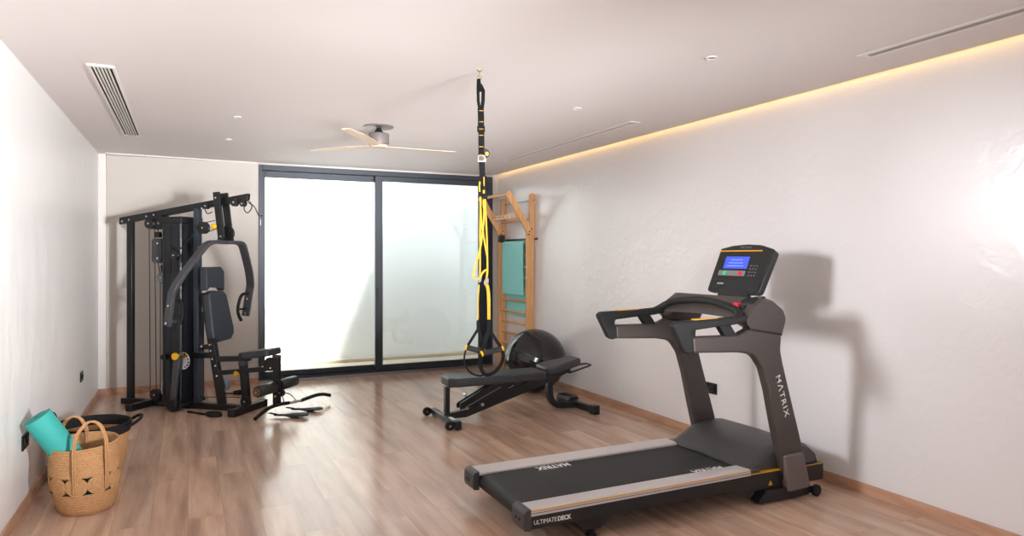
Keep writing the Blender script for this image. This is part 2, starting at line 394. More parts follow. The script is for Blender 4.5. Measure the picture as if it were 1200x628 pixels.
def grille():
    t = thing('ceiling_vent', 'long white slatted air grille in the ceiling above the left wall', 'vent', (-0.463, 5.96, ZC))
    a, b = 0.072, 1.29
    fr = MB(); fr.box(-a, -a + 0.016, -b, b, -0.012, 0); fr.box(a - 0.016, a, -b, b, -0.012, 0)
    fr.box(-a + 0.016, a - 0.016, -b, -b + 0.03, -0.012, 0); fr.box(-a + 0.016, a - 0.016, b - 0.03, b, -0.012, 0)
    obj('vent_frame', fr, M['vent'], t, 0.002)
    obj('duct_shade_plate', MB().box(-a + 0.016, a - 0.016, -b + 0.03, b - 0.03, -0.002, 0), M['dark'], t)  # flat plate, the duct's inner shade is put into its colour
    for k in range(5):
        x = -a + 0.016 + (k + 1) * (2 * a - 0.032) / 6
        obj('blade', MB().box(x - 0.0045, x + 0.0045, -b + 0.03, b - 0.03, -0.012, -0.002), M['vent'], t)
grille()
def slot(loc, half, label, slotm):
    t = thing('slot_diffuser', label, 'vent', loc, 0)
    a = 0.056
    fr = MB(); fr.box(-a, -a + 0.028, -half, half, -0.008, 0); fr.box(a - 0.028, a, -half, half, -0.008, 0)
    fr.box(-a + 0.028, a - 0.028, -half, -half + 0.03, -0.008, 0); fr.box(-a + 0.028, a - 0.028, half - 0.03, half, -0.008, 0)
    obj('diffuser_frame', fr, M['vent'], t, 0.002)
    obj('slot_void', MB().box(-a + 0.028, a - 0.028, -half + 0.03, half - 0.03, -0.003, 0), slotm, t)
    return t
slot((3.37, 6.0, ZC), 1.27, 'white slot diffuser in the ceiling near the wall bars', M['slotw'])
slot((3.44, 1.38, ZC), 1.27, 'slot diffuser with darker slot in the ceiling above the treadmill side', M['slotg'])

def spot(loc, label):
    t = thing('downlight', label, 'downlight', loc)
    obj('trim_ring', MB().lathe([(0.022, -0.001), (0.034, -0.001), (0.034, -0.006), (0.027, -0.008), (0.022, -0.004)], seg=24, caps=False), M['vent'], t)
    obj('lens', MB().lathe([(0.0001, -0.001), (0.0225, -0.001), (0.0225, -0.003), (0.0001, -0.003)], seg=20), M['slotg'], t)
spot((2.676, 3.03, ZC), 'small round downlight in the ceiling above the treadmill')
spot((2.67, 4.50, ZC), 'small round downlight in the ceiling between strap hook and slot diffuser')
spot((0.36, 5.94, ZC), 'small round downlight left of the ceiling fan')
spot((0.354, 7.10, ZC), 'small round downlight above the multi gym, nearer the window')

def fan():
    t = thing('ceiling_fan', 'ceiling fan with grey motor and three pale wooden blades', 'fan', (1.49, 5.85, ZC))
    obj('canopy', MB().lathe([(0.001, 0), (0.125, 0), (0.13, -0.004), (0.125, -0.012), (0.03, -0.016), (0.001, -0.016)], seg=40), M['fang'], t)
    obj('stem', MB().lathe([(0.018, -0.016), (0.024, -0.03), (0.05, -0.062), (0.06, -0.066), (0.001, -0.066)], seg=28), M['fand'], t)
    obj('motor', MB().lathe([(0.001, -0.064), (0.084, -0.064), (0.088, -0.070), (0.088, -0.155), (0.08, -0.163), (0.001, -0.163)], seg=40), M['fang'], t)
    obj('blade_hub', MB().lathe([(0.001, -0.163), (0.075, -0.163), (0.07, -0.182), (0.001, -0.186)], seg=36), M['fanw'], t)
    b = MB(); rings = []
    for k in range(15):
        s = k / 14; r = 0.05 + 0.70 * s
        w = (0.034 + 0.024 * math.sin(min(1, s * 1.6) * PI / 2)) * (1 - 0.35 * s)
        if s > 0.95: w *= 0.75
        tw = math.radians(5 - 2 * s); z = -0.172 + 0.012 * s
        ca, sa = math.cos(tw), math.sin(tw)
        rings.append([(r, y * ca - zz * sa + 0.02 * math.sin(s * PI), z + y * sa + zz * ca) for y, zz in ((-w, -0.002), (0, -0.006), (w, -0.002), (w, 0.002), (0, 0.006), (-w, 0.002))])
    b.loft(rings)
    bl = obj('blade', b, M['fanw'], t)
    bl.rotation_euler.z = math.radians(8)
    for d in (128, 236):
        c = bl.copy(); COL.objects.link(c); c.parent = t; c.rotation_euler.z = math.radians(d)
fan()

# ------------------------------------------------------------------ sockets
def socket(name, label, loc, nx, w=0.15):
    t = thing(name, label, 'socket', loc, 0 if nx > 0 else 180)
    obj('faceplate', MB().vw(fil([(-w / 2, -0.045, .006), (w / 2, -0.045, .006), (w / 2, 0.045, .006), (-w / 2, 0.045, .006)], 3), 0, 0.009), M['sock'], t, 0.0015)
    for y in ((-0.036, 0.036) if w > 0.12 else (0,)):
        obj('outlet', MB().lathe([(0.020, 0.0), (0.024, 0.0), (0.024, 0.003), (0.020, 0.003)], (0.009, y, 0), (1, 0, 0), 24, caps=False).lathe([(0.0001, 0.0005), (0.0205, 0.0005), (0.0205, 0.0015), (0.0001, 0.0015)], (0.009, y, 0), (1, 0, 0), 24), M['blackr'], t)
    return t
socket('wall_socket', 'black socket plate low on the left wall beside the rolled mat', (XL, 4.93, 0.41), 1, 0.17)
socket('wall_socket', 'black socket plate on the left wall near the back corner', (XL, 7.33, 0.415), 1, 0.15)
socket('wall_socket', 'black double socket plate on the right wall behind the treadmill', (XR, 4.41, 0.427), -1, 0.155)
pc = thing('power_cord', 'black power cord plugged into the socket behind the treadmill', 'cord', (0, 0, 0))
obj('plug', MB().lathe([(0.001, 0), (0.018, 0), (0.02, 0.012), (0.016, 0.03), (0.007, 0.04), (0.001, 0.04)], (XR - 0.0125, 4.372, 0.425), (-1, 0, 0), 18), M['blackp'], pc)
obj('cable', MB().tube(cat([(XR - 0.052, 4.372, 0.425), (XR - 0.075, 4.375, 0.40), (XR - 0.07, 4.44, 0.29), (XR - 0.07, 4.47, 0.12), (XR - 0.09, 4.4, 0.012), (XR - 0.13, 4.1, 0.008), (XR - 0.18, 3.75, 0.008), (3.66, 3.62, 0.008)], 8), 0.004, 8), M['cord'], pc)

# ------------------------------------------------------------------ treadmill (u along the deck towards the wall, v across, w up)
T = thing('treadmill', 'large grey and black treadmill with silver side rails facing the right wall', 'treadmill', (1.55, 3.13, 0))
SF = fil([(0.03, 0.105), (1.50, 0.105), (1.56, 0.082), (2.14, 0.078, .01), (2.14, 0.186, .01), (1.52, 0.190), (1.52, 0.176), (0.03, 0.172)])
for y0, y1, ye in ((0.004, 0.05, 0.0), (0.77, 0.816, 0.82)):
    fr = obj('side_frame', MB().uw(SF, y0, y1), M['blackp'], T, 0.003)
    e0, e1 = sorted((ye, y0 if ye < 0.4 else y1))
    obj('side_stripe', MB().uw([(1.522, 0.1865), (2.14, 0.1805), (2.14, 0.185), (1.522, 0.191)], min(y0, y1) - 0.003, max(y0, y1) + 0.003), M['gold'], fr)
    obj('foot_bracket', MB().uw(fil([(0.29, 0.108), (0.36, 0.045, .01), (0.46, 0.045, .01), (0.55, 0.108)]), y0 + 0.008, y1 - 0.004), M['blackp'], fr, 0.002)
    yc = (y0 + y1) / 2
    obj('levelling_foot', MB().lathe([(0.001, 0), (0.027, 0), (0.03, 0.006), (0.028, 0.014), (0.012, 0.02), (0.012, 0.028), (0.022, 0.03), (0.022, 0.036), (0.012, 0.038), (0.012, 0.048), (0.001, 0.048)], (0.41, yc, 0)), M['blackr'], fr)
    # silver foot rail: L section with a sloping top, stripe and groove on its outer face
    s = 1 if ye < 0.4 else -1
    pr = lambda v, w: (ye + s * v, w)
    def railp(x, dz): return [(x,) + p for p in [pr(0.0, 0.174 + dz), pr(0.0, 0.203 + dz), pr(0.012, 0.212 + dz), pr(0.122, 0.206 + dz), pr(0.130, 0.200 + dz), pr(0.130, 0.186 + dz), pr(0.02, 0.186 + dz), pr(0.02, 0.174 + dz)]]
    ra = obj('foot_rail', MB().loft([railp(0.03, 0), railp(1.52, 0.008)]), M['alu'], T, 0.0015)
    o0, o1 = sorted((ye - s * 0.0012, ye + s * 0.002))
    obj('rail_stripe', MB().uw([(0.03, 0.199), (1.52, 0.207), (1.52, 0.2125), (0.03, 0.2045)], o0, o1), M['gold'], ra)
    obj('rail_groove', MB().uw([(0.03, 0.186), (1.52, 0.194), (1.52, 0.199), (0.03, 0.191)], o0, o1), M['groove'], ra)
    c0, c1 = sorted((ye - s * 0.006, ye + s * 0.138))
    cap = obj('end_cap', MB().uw(fil([(0.034, 0.102, .004), (-0.002, 0.106, .01), (-0.010, 0.13, .02), (-0.008, 0.195, .02), (0.008, 0.211, .01), (0.034, 0.2145, .004)]), c0, c1), M['hood'], T, 0.006, seg=3)
    for q in (0.045, 0.085):
        obj('cap_hole', MB().lathe([(0.0001, 0), (0.009, 0), (0.009, 0.004), (0.0001, 0.004)], (-0.0115, ye + s * q, 0.155), (1, 0, 0), 14), M['blackr'], cap)
    if ye < 0.4:
        text('deck_lettering', 'ULTIMATE', 0.0325, (0.052, y0 - 0.0006, 0.139), (1, 0, -0.004), (0, 0, 1), M['white'], fr, align='LEFT', space=0.98, wide=0.92)
        text('deck_lettering', 'DECK', 0.0325, (0.192, y0 - 0.0006, 0.138), (1, 0, -0.004), (0, 0, 1), M['white'], fr, align='LEFT', bold=0.0010, space=0.98, wide=0.95)
        obj('warning_sticker', MB().uw(fil([(1.665, 0.102, .002), (1.700, 0.102, .002), (1.6825, 0.134, .003)]), y0 - 0.001, y0 + 0.001), M['gold'], fr)
for u in (0.25, 0.8, 1.35): obj('cross_member', MB().box(u - 0.03, u + 0.03, 0.05, 0.77, 0.11, 0.14), M['blackp'], T)
bp = [(0.075 + 0.045 * math.cos(a), 0.145 + 0.045 * math.sin(a)) for a in [PI * (0.5 + k / 12) for k in range(13)]]
belt = obj('running_belt', MB().uw([(1.75, 0.198), (1.75, 0.12), (0.3, 0.10)] + bp[::-1], 0.128, 0.694), M['belt'], T)
obj('deck_board', MB().box(0.14, 1.72, 0.055, 0.128, 0.15, 0.176).box(0.14, 1.72, 0.694, 0.765, 0.15, 0.176), M['blackp'], T)
bz = 0.1905
for (u, v) in ((0.52, 0.650), (1.34, 0.172)):
    zz = 0.190 + (u - 0.075) / 1.675 * 0.008 + 0.0003
    text('belt_lettering', 'MATRIX', 0.082, (u, v, zz), (-1, 0, -0.005), (0, -1, 0), M['white'], belt, ext=0.0003, bold=0.002, space=1.0, wide=0.78)
    for dv in (-0.045, 0.045):
        obj('belt_border', MB().box(u - 0.13, u + 0.13, v + dv - 0.002, v + dv + 0.002, zz - 0.0025, zz), M['greyp'], belt)
# motor hood
H0 = [(1.535, 0.205), (1.60, 0.238), (1.68, 0.292), (1.76, 0.322), (1.86, 0.335), (1.96, 0.332), (2.04, 0.305), (2.10, 0.25), (2.12, 0.19), (2.10, 0.16), (1.55, 0.16)]
def hoodring(v, k): return [(u, v, 0.16 + (w - 0.16) * k) for u, w in H0]
hood = obj('motor_hood', MB().loft([hoodring(0.035, 0.86), hoodring(0.055, 0.965), hoodring(0.10, 1.0), hoodring(0.41, 1.02), hoodring(0.72, 1.0), hoodring(0.765, 0.965), hoodring(0.785, 0.86)]), M['hood'], T, smooth=50)
obj('hood_strip', MB().box(1.515, 1.56, 0.045, 0.775, 0.196, 0.206), M['blackp'], T, 0.003)
for v in (0.005, 0.725): obj('rail_joint', MB().box(1.52, 1.60, v, v + 0.09, 0.188, 0.210), M['hood'], T, 0.004)
# uprights with the lower handle arm
UP = fil([(1.790, 0.075), (1.742, 0.30), (1.698, 0.467, .1), (1.648, 0.677, .1), (1.600, 0.825, .12), (1.530, 0.915, .12), (1.40, 0.935, .1), (1.07, 0.951, .02), (1.062, 1.043, .02), (1.40, 1.037, .03), (1.465, 1.062, .03), (1.492, 1.072),
          (1.757, 1.028, .03), (1.747, 0.93, .1), (1.765, 0.855, .1), (1.800, 0.74), (1.851, 0.577), (1.922, 0.351), (1.955, 0.23), (1.965, 0.075)], 6)
SHOE = fil([(1.787, 0.055, .02), (1.762, 0.283, .015), (1.918, 0.288, .02), (1.982, 0.06, .03)])
GRIP = fil([(1.010, 0.962, .04), (0.928, 1.114, .03), (0.957, 1.134, .02), (1.27, 1.142, .05), (1.39, 1.148, .03), (1.48, 1.155, .02), (1.49, 1.112, .03), (1.36, 1.097, .05), (1.259, 1.093, .03), (1.062, 1.078, .02), (1.058, 1.048, .02), (1.098, 1.02, .03), (1.102, 0.955, .03), (1.04, 0.945, .02)], 5)
HS = fil([(1.50, 1.075, .01), (1.475, 1.10, .03), (1.465, 1.13, .02), (1.53, 1.205, .05), (1.60, 1.252, .04), (1.69, 1.236, .05), (1.762, 1.185, .05), (1.787, 1.125, .06), (1.757, 1.030, .01)], 6)
for ya, yb, out in ((-0.018, 0.042, -1), (0.762, 0.822, 1)):
    up = obj('upright', MB().uw(UP, ya, yb), M['tgrey'], T, 0.012, seg=3)
    sh = obj('upright_shoe', MB().uw(SHOE, ya - 0.022 if out < 0 else ya + 0.01, yb - 0.01 if out < 0 else yb + 0.022), M['tshoe'], T, 0.014, seg=3)
    gr = obj('hand_grip', MB().uw(GRIP, ya + 0.003, yb - 0.003), M['blackr'], T, 0.012, seg=3)
    obj('grip_strut', MB().uw([(1.262, 1.10), (1.355, 1.10), (1.408, 1.03), (1.315, 1.03)], ya + 0.008, yb - 0.008), M['blackr'], gr, 0.006)
    obj('grip_stripe', MB().box(1.09, 1.265, ya + 0.014, yb - 0.014, 1.1365, 1.1435), M['gold'], gr, 0.001)
    obj('upright_seam', MB().uw([(1.492, 1.062), (1.757, 1.017), (1.759, 1.037), (1.492, 1.083)], ya - 0.0008, yb + 0.0008), M['blackr'], up, 0.002)
    obj('ground_beam', MB().uw(fil([(1.55, 0.012, .01), (1.98, 0.012, .01), (1.98, 0.075, .02), (1.62, 0.085, .02)]), ya - 0.006, yb + 0.006), M['blackp'], T, 0.004)
    yw = ya - 0.024 if out < 0 else yb + 0.024
    wh = obj('transport_wheel', MB().lathe([(0.001, -0.013), (0.030, -0.013), (0.036, -0.008), (0.036, 0.008), (0.030, 0.013), (0.001, 0.013)], (2.022, yw, 0.037), (0, 1, 0), 28), M['blackr'], T)
    obj('wheel_hub', MB().lathe([(0.001, -0.016), (0.014, -0.016), (0.016, -0.012), (0.001, -0.012)], (2.022, yw, 0.037), (0, 1, 0), 18), M['blackp'], wh)
    obj('wheel_bracket', MB().uw(fil([(1.93, 0.02, .01), (2.03, 0.02, .015), (2.03, 0.055, .015), (1.93, 0.075, .01)]), ya - 0.008 if out < 0 else yb - 0.004, ya + 0.004 if out < 0 else yb + 0.008), M['blackp'], T, 0.002)
    if out < 0:
        d = Vector((0.31, 0, -1.0)).normalized()
        text('brand_lettering', 'M\u039bTRIX', 0.056, (1.757, ya - 0.0008, 0.648), d, (1, 0, 0.31), M['white'], up, bold=0.0002, space=1.20, wide=1.18)
# head housing between the uprights
hous = obj('head_housing', MB().loft([[(u, v, max(lo, 1.06 + (w - 1.06) * k)) for u, w in HS] for v, k, lo in ((-0.02, 0.93, 0), (0.0, 1, 0), (0.055, 1, 0), (0.075, 1, 1.09), (0.13, 1, 1.128), (0.40, 1, 1.135), (0.67, 1, 1.128), (0.73, 1, 1.09), (0.75, 1, 0), (0.804, 1, 0), (0.824, 0.93, 0))]), M['tgrey'], T, smooth=50)
TOPC = [(1.548, 1.2195), (1.575, 1.2385), (1.605, 1.2475), (1.64, 1.2465), (1.69, 1.2345), (1.725, 1.2155)]
for v0, v1 in ((0.012, 0.118),):
    tray = MB()
    tray.loft([[(u, vv, w + dz) for u, w in TOPC] + [(u, vv, w - 0.01) for u, w in TOPC[::-1]] for vv, dz in ((v0, 0.004), (v1, 0.004))])
    cup = obj('cup_holder', tray, M['blackr'], hous, 0.002)
    obj('cup_ring', MB().lathe([(0.030, 0), (0.040, 0), (0.038, 0.006), (0.032, 0.006)], (1.65, (v0 + v1) / 2, 1.2475), (-0.1, 0, 1), 28, caps=False), M['blackp'], cup)
obj('stop_key', MB().box(1.505, 1.545, 0.095, 0.138, 1.175, 1.219), M['red'], hous, 0.006)
obj('key_slot', MB().box(1.506, 1.543, 0.045, 0.088, 1.170, 1.209), M['blackr'], hous, 0.004)
obj('heart_rate_bar', MB().tube(cat([(1.36, 0.795, 1.118), (1.43, 0.79, 1.140), (1.475, 0.745, 1.178), (1.49, 0.65, 1.203), (1.50, 0.5, 1.218), (1.502, 0.4, 1.221), (1.50, 0.28, 1.214), (1.49, 0.15, 1.193), (1.475, 0.06, 1.170), (1.43, 0.01, 1.142), (1.36, 0.008, 1.118)], 6), 0.0215, 14), M['blackr'], T)
obj('console_neck', MB().uw(fil([(1.70, 1.19), (1.765, 1.17), (1.815, 1.31, .02), (1.775, 1.32, .02)]), 0.27, 0.53), M['blackp'], T, 0.008)
# console: a tilted slab with an arched top; face axes p (across, from the far side to the near side) and q (up the slope)
ca, sa = math.cos(math.radians(22.5)), math.sin(math.radians(22.5))
CO = Vector((1.748, 0.665, 1.262)); PX = Vector((0, -1, 0)); QX = Vector((sa, 0, ca)); NX = PX.cross(QX)   # NX points to the runner
def CP(p, q, d=0.0): return CO + PX * p + QX * q + NX * d
CW, CH = 0.525, 0.325
outl = fil([(0.012, 0.0, .03), (CW - 0.03, 0.0, .04), (CW, CH - 0.012, .03), (CW * 0.75, CH + 0.022, .2), (CW * 0.5, CH + 0.03, .2), (CW * 0.25, CH + 0.022, .2), (0.022, CH, .008)], 6)
con = obj('console', MB().prism(outl, lambda p, q: CP(p, q, 0), lambda p, q: CP(CW / 2 + (p - CW / 2) * 0.97, CH / 2 + (q - CH / 2) * 0.97, -0.052)), M['blackp'], T, 0.006, seg=3)
def slab(name, pts, m, d0=0.0, d1=0.0015): return obj(name, MB().prism(pts, lambda p, q: CP(p, q, d0), lambda p, q: CP(p, q, d1)), m, con)
def rect(p0, q0, p1, q1, r=0.004): return fil([(p0, q0, r), (p1, q0, r), (p1, q1, r), (p0, q1, r)], 3)
slab('console_face', rect(0.03, 0.095, 0.485, 0.295, .012), M['sock'], 0, 0.0008)
scr = slab('screen', rect(0.105, 0.175, 0.325, 0.262, .003), M['screen'], 0.0008, 0.002)
for r in range(3):
    obj('screen_mark', MB().prism(rect(0.135 + 0.01 * r, 0.192 + 0.022 * r, 0.29 - 0.012 * r, 0.196 + 0.022 * r, .001), lambda p, q: CP(p, q, 0.0018), lambda p, q: CP(p, q, 0.0024)), M['scrtext'], scr)
slab('stripe', rect(0.022, 0.301, 0.418, 0.309, .001), M['gold'], 0, 0.001)
slab('button_panel', rect(0.072, 0.122, 0.325, 0.160, .01), M['greyp'], 0.0008, 0.002)
slab('start_button', rect(0.118, 0.127, 0.150, 0.156, .008), M['green'], 0.002, 0.004)
slab('stop_button', rect(0.262, 0.127, 0.296, 0.156, .008), M['red'], 0.002, 0.004)
for r in range(4):
    for c in range(3):
        slab('key', rect(0.352 + 0.026 * c, 0.124 + 0.023 * r, 0.366 + 0.026 * c, 0.131 + 0.023 * r, .002), M['greyp'], 0.0008, 0.002)
slab('reading_ledge', rect(0.03, 0.020, 0.485, 0.088, .01), M['blackr'], 0, 0.004)
text('console_lettering', 'MATRIX', 0.024, CP(0.262, CH + 0.004, 0.0008), PX, QX, M['greyp'], con, space=1.3)
text('console_lettering', 'MATRIX', 0.017, CP(0.128, 0.062, 0.0046), PX, QX, M['white'], con)

# ------------------------------------------------------------------ weight bench (u towards the right wall)
B = thing('weight_bench', 'black adjustable weight bench with charcoal pads standing by the exercise ball', 'bench', (2.06, 5.92, 0))
def pad(name, outl, w0, w1, m, parent, tilt=None, bev=0.018):
    mb = MB().plan(outl, w0, w1)
    if tilt: mb.xf(tilt)
    return obj(name, mb, m, parent, bev, seg=3)
bk = pad('back_pad', fil([(0.055, -0.10, .03), (0.055, 0.10, .03), (0.13, 0.155, .05), (0.60, 0.155, .05), (1.03, 0.15, .02), (1.03, -0.15, .02), (0.60, -0.165, .05), (0.12, -0.165, .05)], 5), 0.335, 0.412, M['vinyl'], B)
tl = Matrix.Translation((1.05, 0, 0.368)) @ Matrix.Rotation(math.radians(-10), 4, 'Y')
pad('seat_pad', fil([(0.0, -0.11, .05), (0.0, 0.11, .05), (0.09, 0.165, .05), (0.41, 0.095, .04), (0.41, -0.095, .04), (0.09, -0.165, .05)], 5), 0.0, 0.074, M['vinyl'], B, tl)
obj('pad_plate', MB().box(0.09, 1.00, -0.05, 0.05, 0.318, 0.336), M['black'], B, 0.003)
obj('front_post', MB().box(0.055, 0.098, -0.03, 0.03, 0.075, 0.32), M['black'], B, 0.004)
obj('main_beam', MB().uw(fil([(0.03, 0.03, .01), (0.26, 0.03, .04), (1.06, 0.262, .03), (1.36, 0.375, .02), (1.36, 0.405, .01), (0.98, 0.335, .05), (0.24, 0.095, .05), (0.03, 0.075, .01)]), -0.032, 0.032), M['black'], B, 0.005)
lad = obj('ladder_plate', MB().holed(fil([(0.19, 0.105, .01), (0.185, 0.150, .01), (0.52, 0.312, .02), (0.74, 0.320, .02), (0.78, 0.28, .02), (0.60, 0.20, .02)], 4), [fil([(0.655, 0.285, .005), (0.72, 0.300, .005), (0.735, 0.283, .005), (0.68, 0.262, .005)], 3)], -0.046, -0.038), M['black'], B, 0.0015)
obj('ladder_plate', MB().holed(fil([(0.19, 0.105, .01), (0.185, 0.150, .01), (0.52, 0.312, .02), (0.74, 0.320, .02), (0.78, 0.28, .02), (0.60, 0.20, .02)], 4), [fil([(0.655, 0.285, .005), (0.72, 0.300, .005), (0.735, 0.283, .005), (0.68, 0.262, .005)], 3)], 0.038, 0.046), M['black'], B, 0.0015)
obj('support_strut', MB().bar((0.20, -0.03, 0.150), (0.55, -0.03, 0.325), 0.022, 0.03).bar((0.20, 0.03, 0.150), (0.55, 0.03, 0.325), 0.022, 0.03), M['black'], B, 0.003)
obj('strut_edge', MB().bar((0.24, -0.0465, 0.125), (0.60, -0.0465, 0.285), 0.003, 0.006), M['greyp'], B)
for (u, w, v, r) in ((0.395, 0.145, -0.09, 0.017), (0.253, 0.117, -0.06, 0.013), (0.275, 0.222, 0.07, 0.015)):
    s = -1 if v < 0 else 1
    obj('adjusting_pin', MB().lathe([(0.001, 0), (r, 0), (r * 1.08, 0.006), (r, 0.022), (0.008, 0.024), (0.008, abs(v) - 0.02), (0.001, abs(v) - 0.02)], (u, v, w), (0, -s, 0), 18), M['chrome'], B)
ff = obj('front_foot', MB().bar((0.045, -0.31, 0.048), (0.045, 0.30, 0.048), 0.052, 0.052, (0, 0, 1)), M['black'], B, 0.006)
obj('foot_end', MB().box(0.035, 0.095, -0.335, -0.27, 0.0, 0.075), M['blackp'], B, 0.006)
obj('foot_end', MB().box(0.035, 0.075, 0.255, 0.31, 0.0, 0.068), M['blackp'], B, 0.006)
obj('foot_label', MB().box(0.035, 0.075, -0.25, -0.14, 0.0742, 0.0752), M['white'], B)
for v in (-0.312, 0.312):
    wh = obj('transport_wheel', MB().lathe([(0.001, -0.016), (0.034, -0.016), (0.040, -0.010), (0.040, 0.010), (0.034, 0.016), (0.001, 0.016)], (-0.010, v, 0.041), (0, 1, 0), 28), M['blackr'], B)
    obj('wheel_bolt', MB().lathe([(0.001, -0.021), (0.009, -0.021), (0.010, -0.015), (0.001, -0.015)], (-0.010, v, 0.041), (0, 1, 0), 14), M['chrome'], wh)
obj('rear_leg', MB().sweep(cat([(1.14, 0, 0.31), (1.135, 0, 0.21), (1.15, 0, 0.12), (1.20, 0, 0.062), (1.29, 0, 0.045), (1.44, -0.02, 0.043)], 6), [(-0.03, -0.03), (0.03, -0.03), (0.03, 0.03), (-0.03, 0.03)], (1, 0, 0)), M['black'], B, 0.006)
rf = obj('rear_foot', MB().bar((1.412, 0.25, 0.042), (1.462, -0.30, 0.042), 0.062, 0.060), M['black'], B, 0.006)
obj('foot_end', MB().bar((1.460, -0.27, 0.043), (1.4665, -0.345, 0.043), 0.074, 0.084), M['blackp'], B, 0.005)
obj('foot_end', MB().bar((1.413, 0.235, 0.040), (1.408, 0.285, 0.040), 0.074, 0.078), M['blackp'], B, 0.005)
obj('foot_plate', MB().uw([(1.36, 0.074), (1.49, 0.074), (1.47, 0.112), (1.385, 0.105)], 0.02, 0.26), M['black'], B, 0.004)
obj('carry_handle', MB().tube(cat([(1.36, -0.07, 0.375), (1.50, -0.07, 0.41), (1.575, -0.055, 0.424), (1.585, 0.0, 0.426), (1.575, 0.055, 0.424), (1.50, 0.07, 0.41), (1.36, 0.07, 0.375)], 5), 0.009, 10).bar((1.34, -0.07, 0.372), (1.34, 0.07, 0.372), 0.03, 0.02), M['black'], B)

# ------------------------------------------------------------------ exercise ball
R = 0.347; prof = []
for k in range(97):
    a = -PI / 2 + PI * k / 96
    r = R + (0.0009 * math.cos(a * 44) if abs(a) < 0.95 else 0)
    prof.append((max(r * math.cos(a), 0.0002), r * math.sin(a)))
bl = obj('exercise_ball', MB().lathe(prof, (0, 0, 0), (0.35, -0.25, 0.9), 72, caps=True), M['ball'], smooth=60)
bl.location = (3.524, 6.86, R + 0.0015)
tag(bl, 'big shiny black exercise ball on the floor behind the weight bench', 'ball')

# ------------------------------------------------------------------ wall bars on the right wall
W = thing('wall_bars', 'tall wooden wall bars with angled pull up arms on the right wall', 'wall bars', (XR, 0, 0))
YN, YFAR = 7.58, 8.425          # the two side planks
for y in (YN, YFAR):
    obj('side_plank', MB().plan(fil([(-0.115, y - 0.02, .004), (-0.014, y - 0.02), (-0.014, y + 0.02), (-0.115, y + 0.02, .004)]), 0.0, 1.80), M['oak'], W, 0.003)
    obj('upper_post', MB().uw(fil([(-0.072, 1.70), (-0.004, 1.70), (-0.004, 2.29, .032), (-0.072, 2.29, .032)], 6), y - 0.0195, y + 0.0195), M['oak'], W, 0.003)
    s = 0.02 if y == YN else -0.02
    dy = -0.04 if y == YN else -0.04
    arm = obj('pull_up_arm', MB().uw(fil([(-0.125, 1.77, .02), (-0.045, 1.80, .03), (-0.335, 2.285, .03), (-0.39, 2.32, .03), (-0.425, 2.265, .03), (-0.385, 2.215, .02), (-0.15, 1.84, .02)], 5), y + dy - 0.02, y + dy + 0.019), M['oak'], W, 0.005)
    for (u, w) in ((-0.10, 1.815), (-0.075, 1.85), (-0.11, 1.78)):
        obj('bolt', MB().lathe([(0.001, 0), (0.009, 0), (0.009, 0.006), (0.001, 0.007)], (u, y + dy - 0.02, w), (0, -1, 0), 12), M['black'], arm)
for z in [0.22 + 0.145 * k for k in range(10)] + [1.965]:
    obj('rung', MB().cyl((-0.062, YN + 0.018, z), (-0.062, YFAR - 0.018, z), 0.0165, 16), M['oaky'], W)
obj('pull_up_bar', MB().cyl((-0.385, YN - 0.075, 2.272), (-0.385, YFAR - 0.01, 2.272), 0.019, 18), M['oaky'], W)
pg = MB().box(-0.225, -0.205, YN - 0.022, YFAR - 0.058, 1.985, 2.045)
pgo = obj('peg_board', pg, M['oaky'], W, 0.003)
for k in range(6):
    obj('peg_hole', MB().lathe([(0.0001, 0), (0.011, 0), (0.011, 0.002), (0.0001, 0.002)], (-0.2265, YN + 0.06 + k * 0.125, 2.015), (1, 0, 0), 12), M['black'], pgo)
obj('steel_rod', MB().cyl((-0.036, YN - 0.06, 2.205), (-0.036, YFAR + 0.05, 2.205), 0.0045, 10), M['greyp'], W)
obj('rear_bar', MB().box(-0.014, -0.002, YN - 0.09, YFAR + 0.05, 1.715, 1.74), M['black'], W)
obj('bracket', MB().box(-0.128, -0.05, YFAR - 0.085, YFAR - 0.019, 1.70, 1.80), M['black'], W, 0.004)
# folded teal mat hung over a high rung (z = 1.67)
obj('rung', MB().cyl((-0.062, YN + 0.018, 1.665), (-0.062, YFAR - 0.018, 1.665), 0.0165, 16), M['oaky'], W)
mt = [(-0.094, 1.022), (-0.098, 1.3), (-0.096, 1.62), (-0.088, 1.688), (-0.063, 1.702), (-0.038, 1.688), (-0.030, 1.62), (-0.030, 1.2), (-0.032, 0.742)]
th = 0.0065
mm = MB()
pts = cat([(a, 0, b) for a, b in mt], 5)
mm.sweep([(XR + p.x, 0, p.z) for p in pts], [(-0.305, -th), (0.305, -th), (0.305, th), (-0.305, th)], (1, 0, 0))
mo = obj('exercise_mat', mm, M['teal'], None, 0.003); mo.location = (0, 8.015, 0)
tag(mo, 'teal exercise mat hanging folded over the wooden wall bars', 'mat')

# ------------------------------------------------------------------ suspension trainer and its ceiling hook
hk = thing('ceiling_hook', 'small brass screw hook in the ceiling holding the black straps', 'hook', (1.592, 3.83, ZC))
obj('hook_plate', MB().lathe([(0.001, 0), (0.014, 0), (0.012, -0.006), (0.004, -0.010), (0.001, -0.010)]), M['brass'], hk)
obj('hook', MB().tube([(0, 0, -0.008), (0, 0, -0.03)] + [(0.013 * math.sin(a), 0, -0.045 + 0.0 - 0.013 * math.cos(a - PI) * -1 + 0.0) for a in [2 * PI * k / 18 for k in range(17)]], 0.0028, 8, up=(1, 0, 0)), M['brass'], hk)

ST = thing('suspension_trainer', 'black and yellow suspension trainer straps hanging from the ceiling hook', 'suspension straps', (1.592, 3.83, 0))
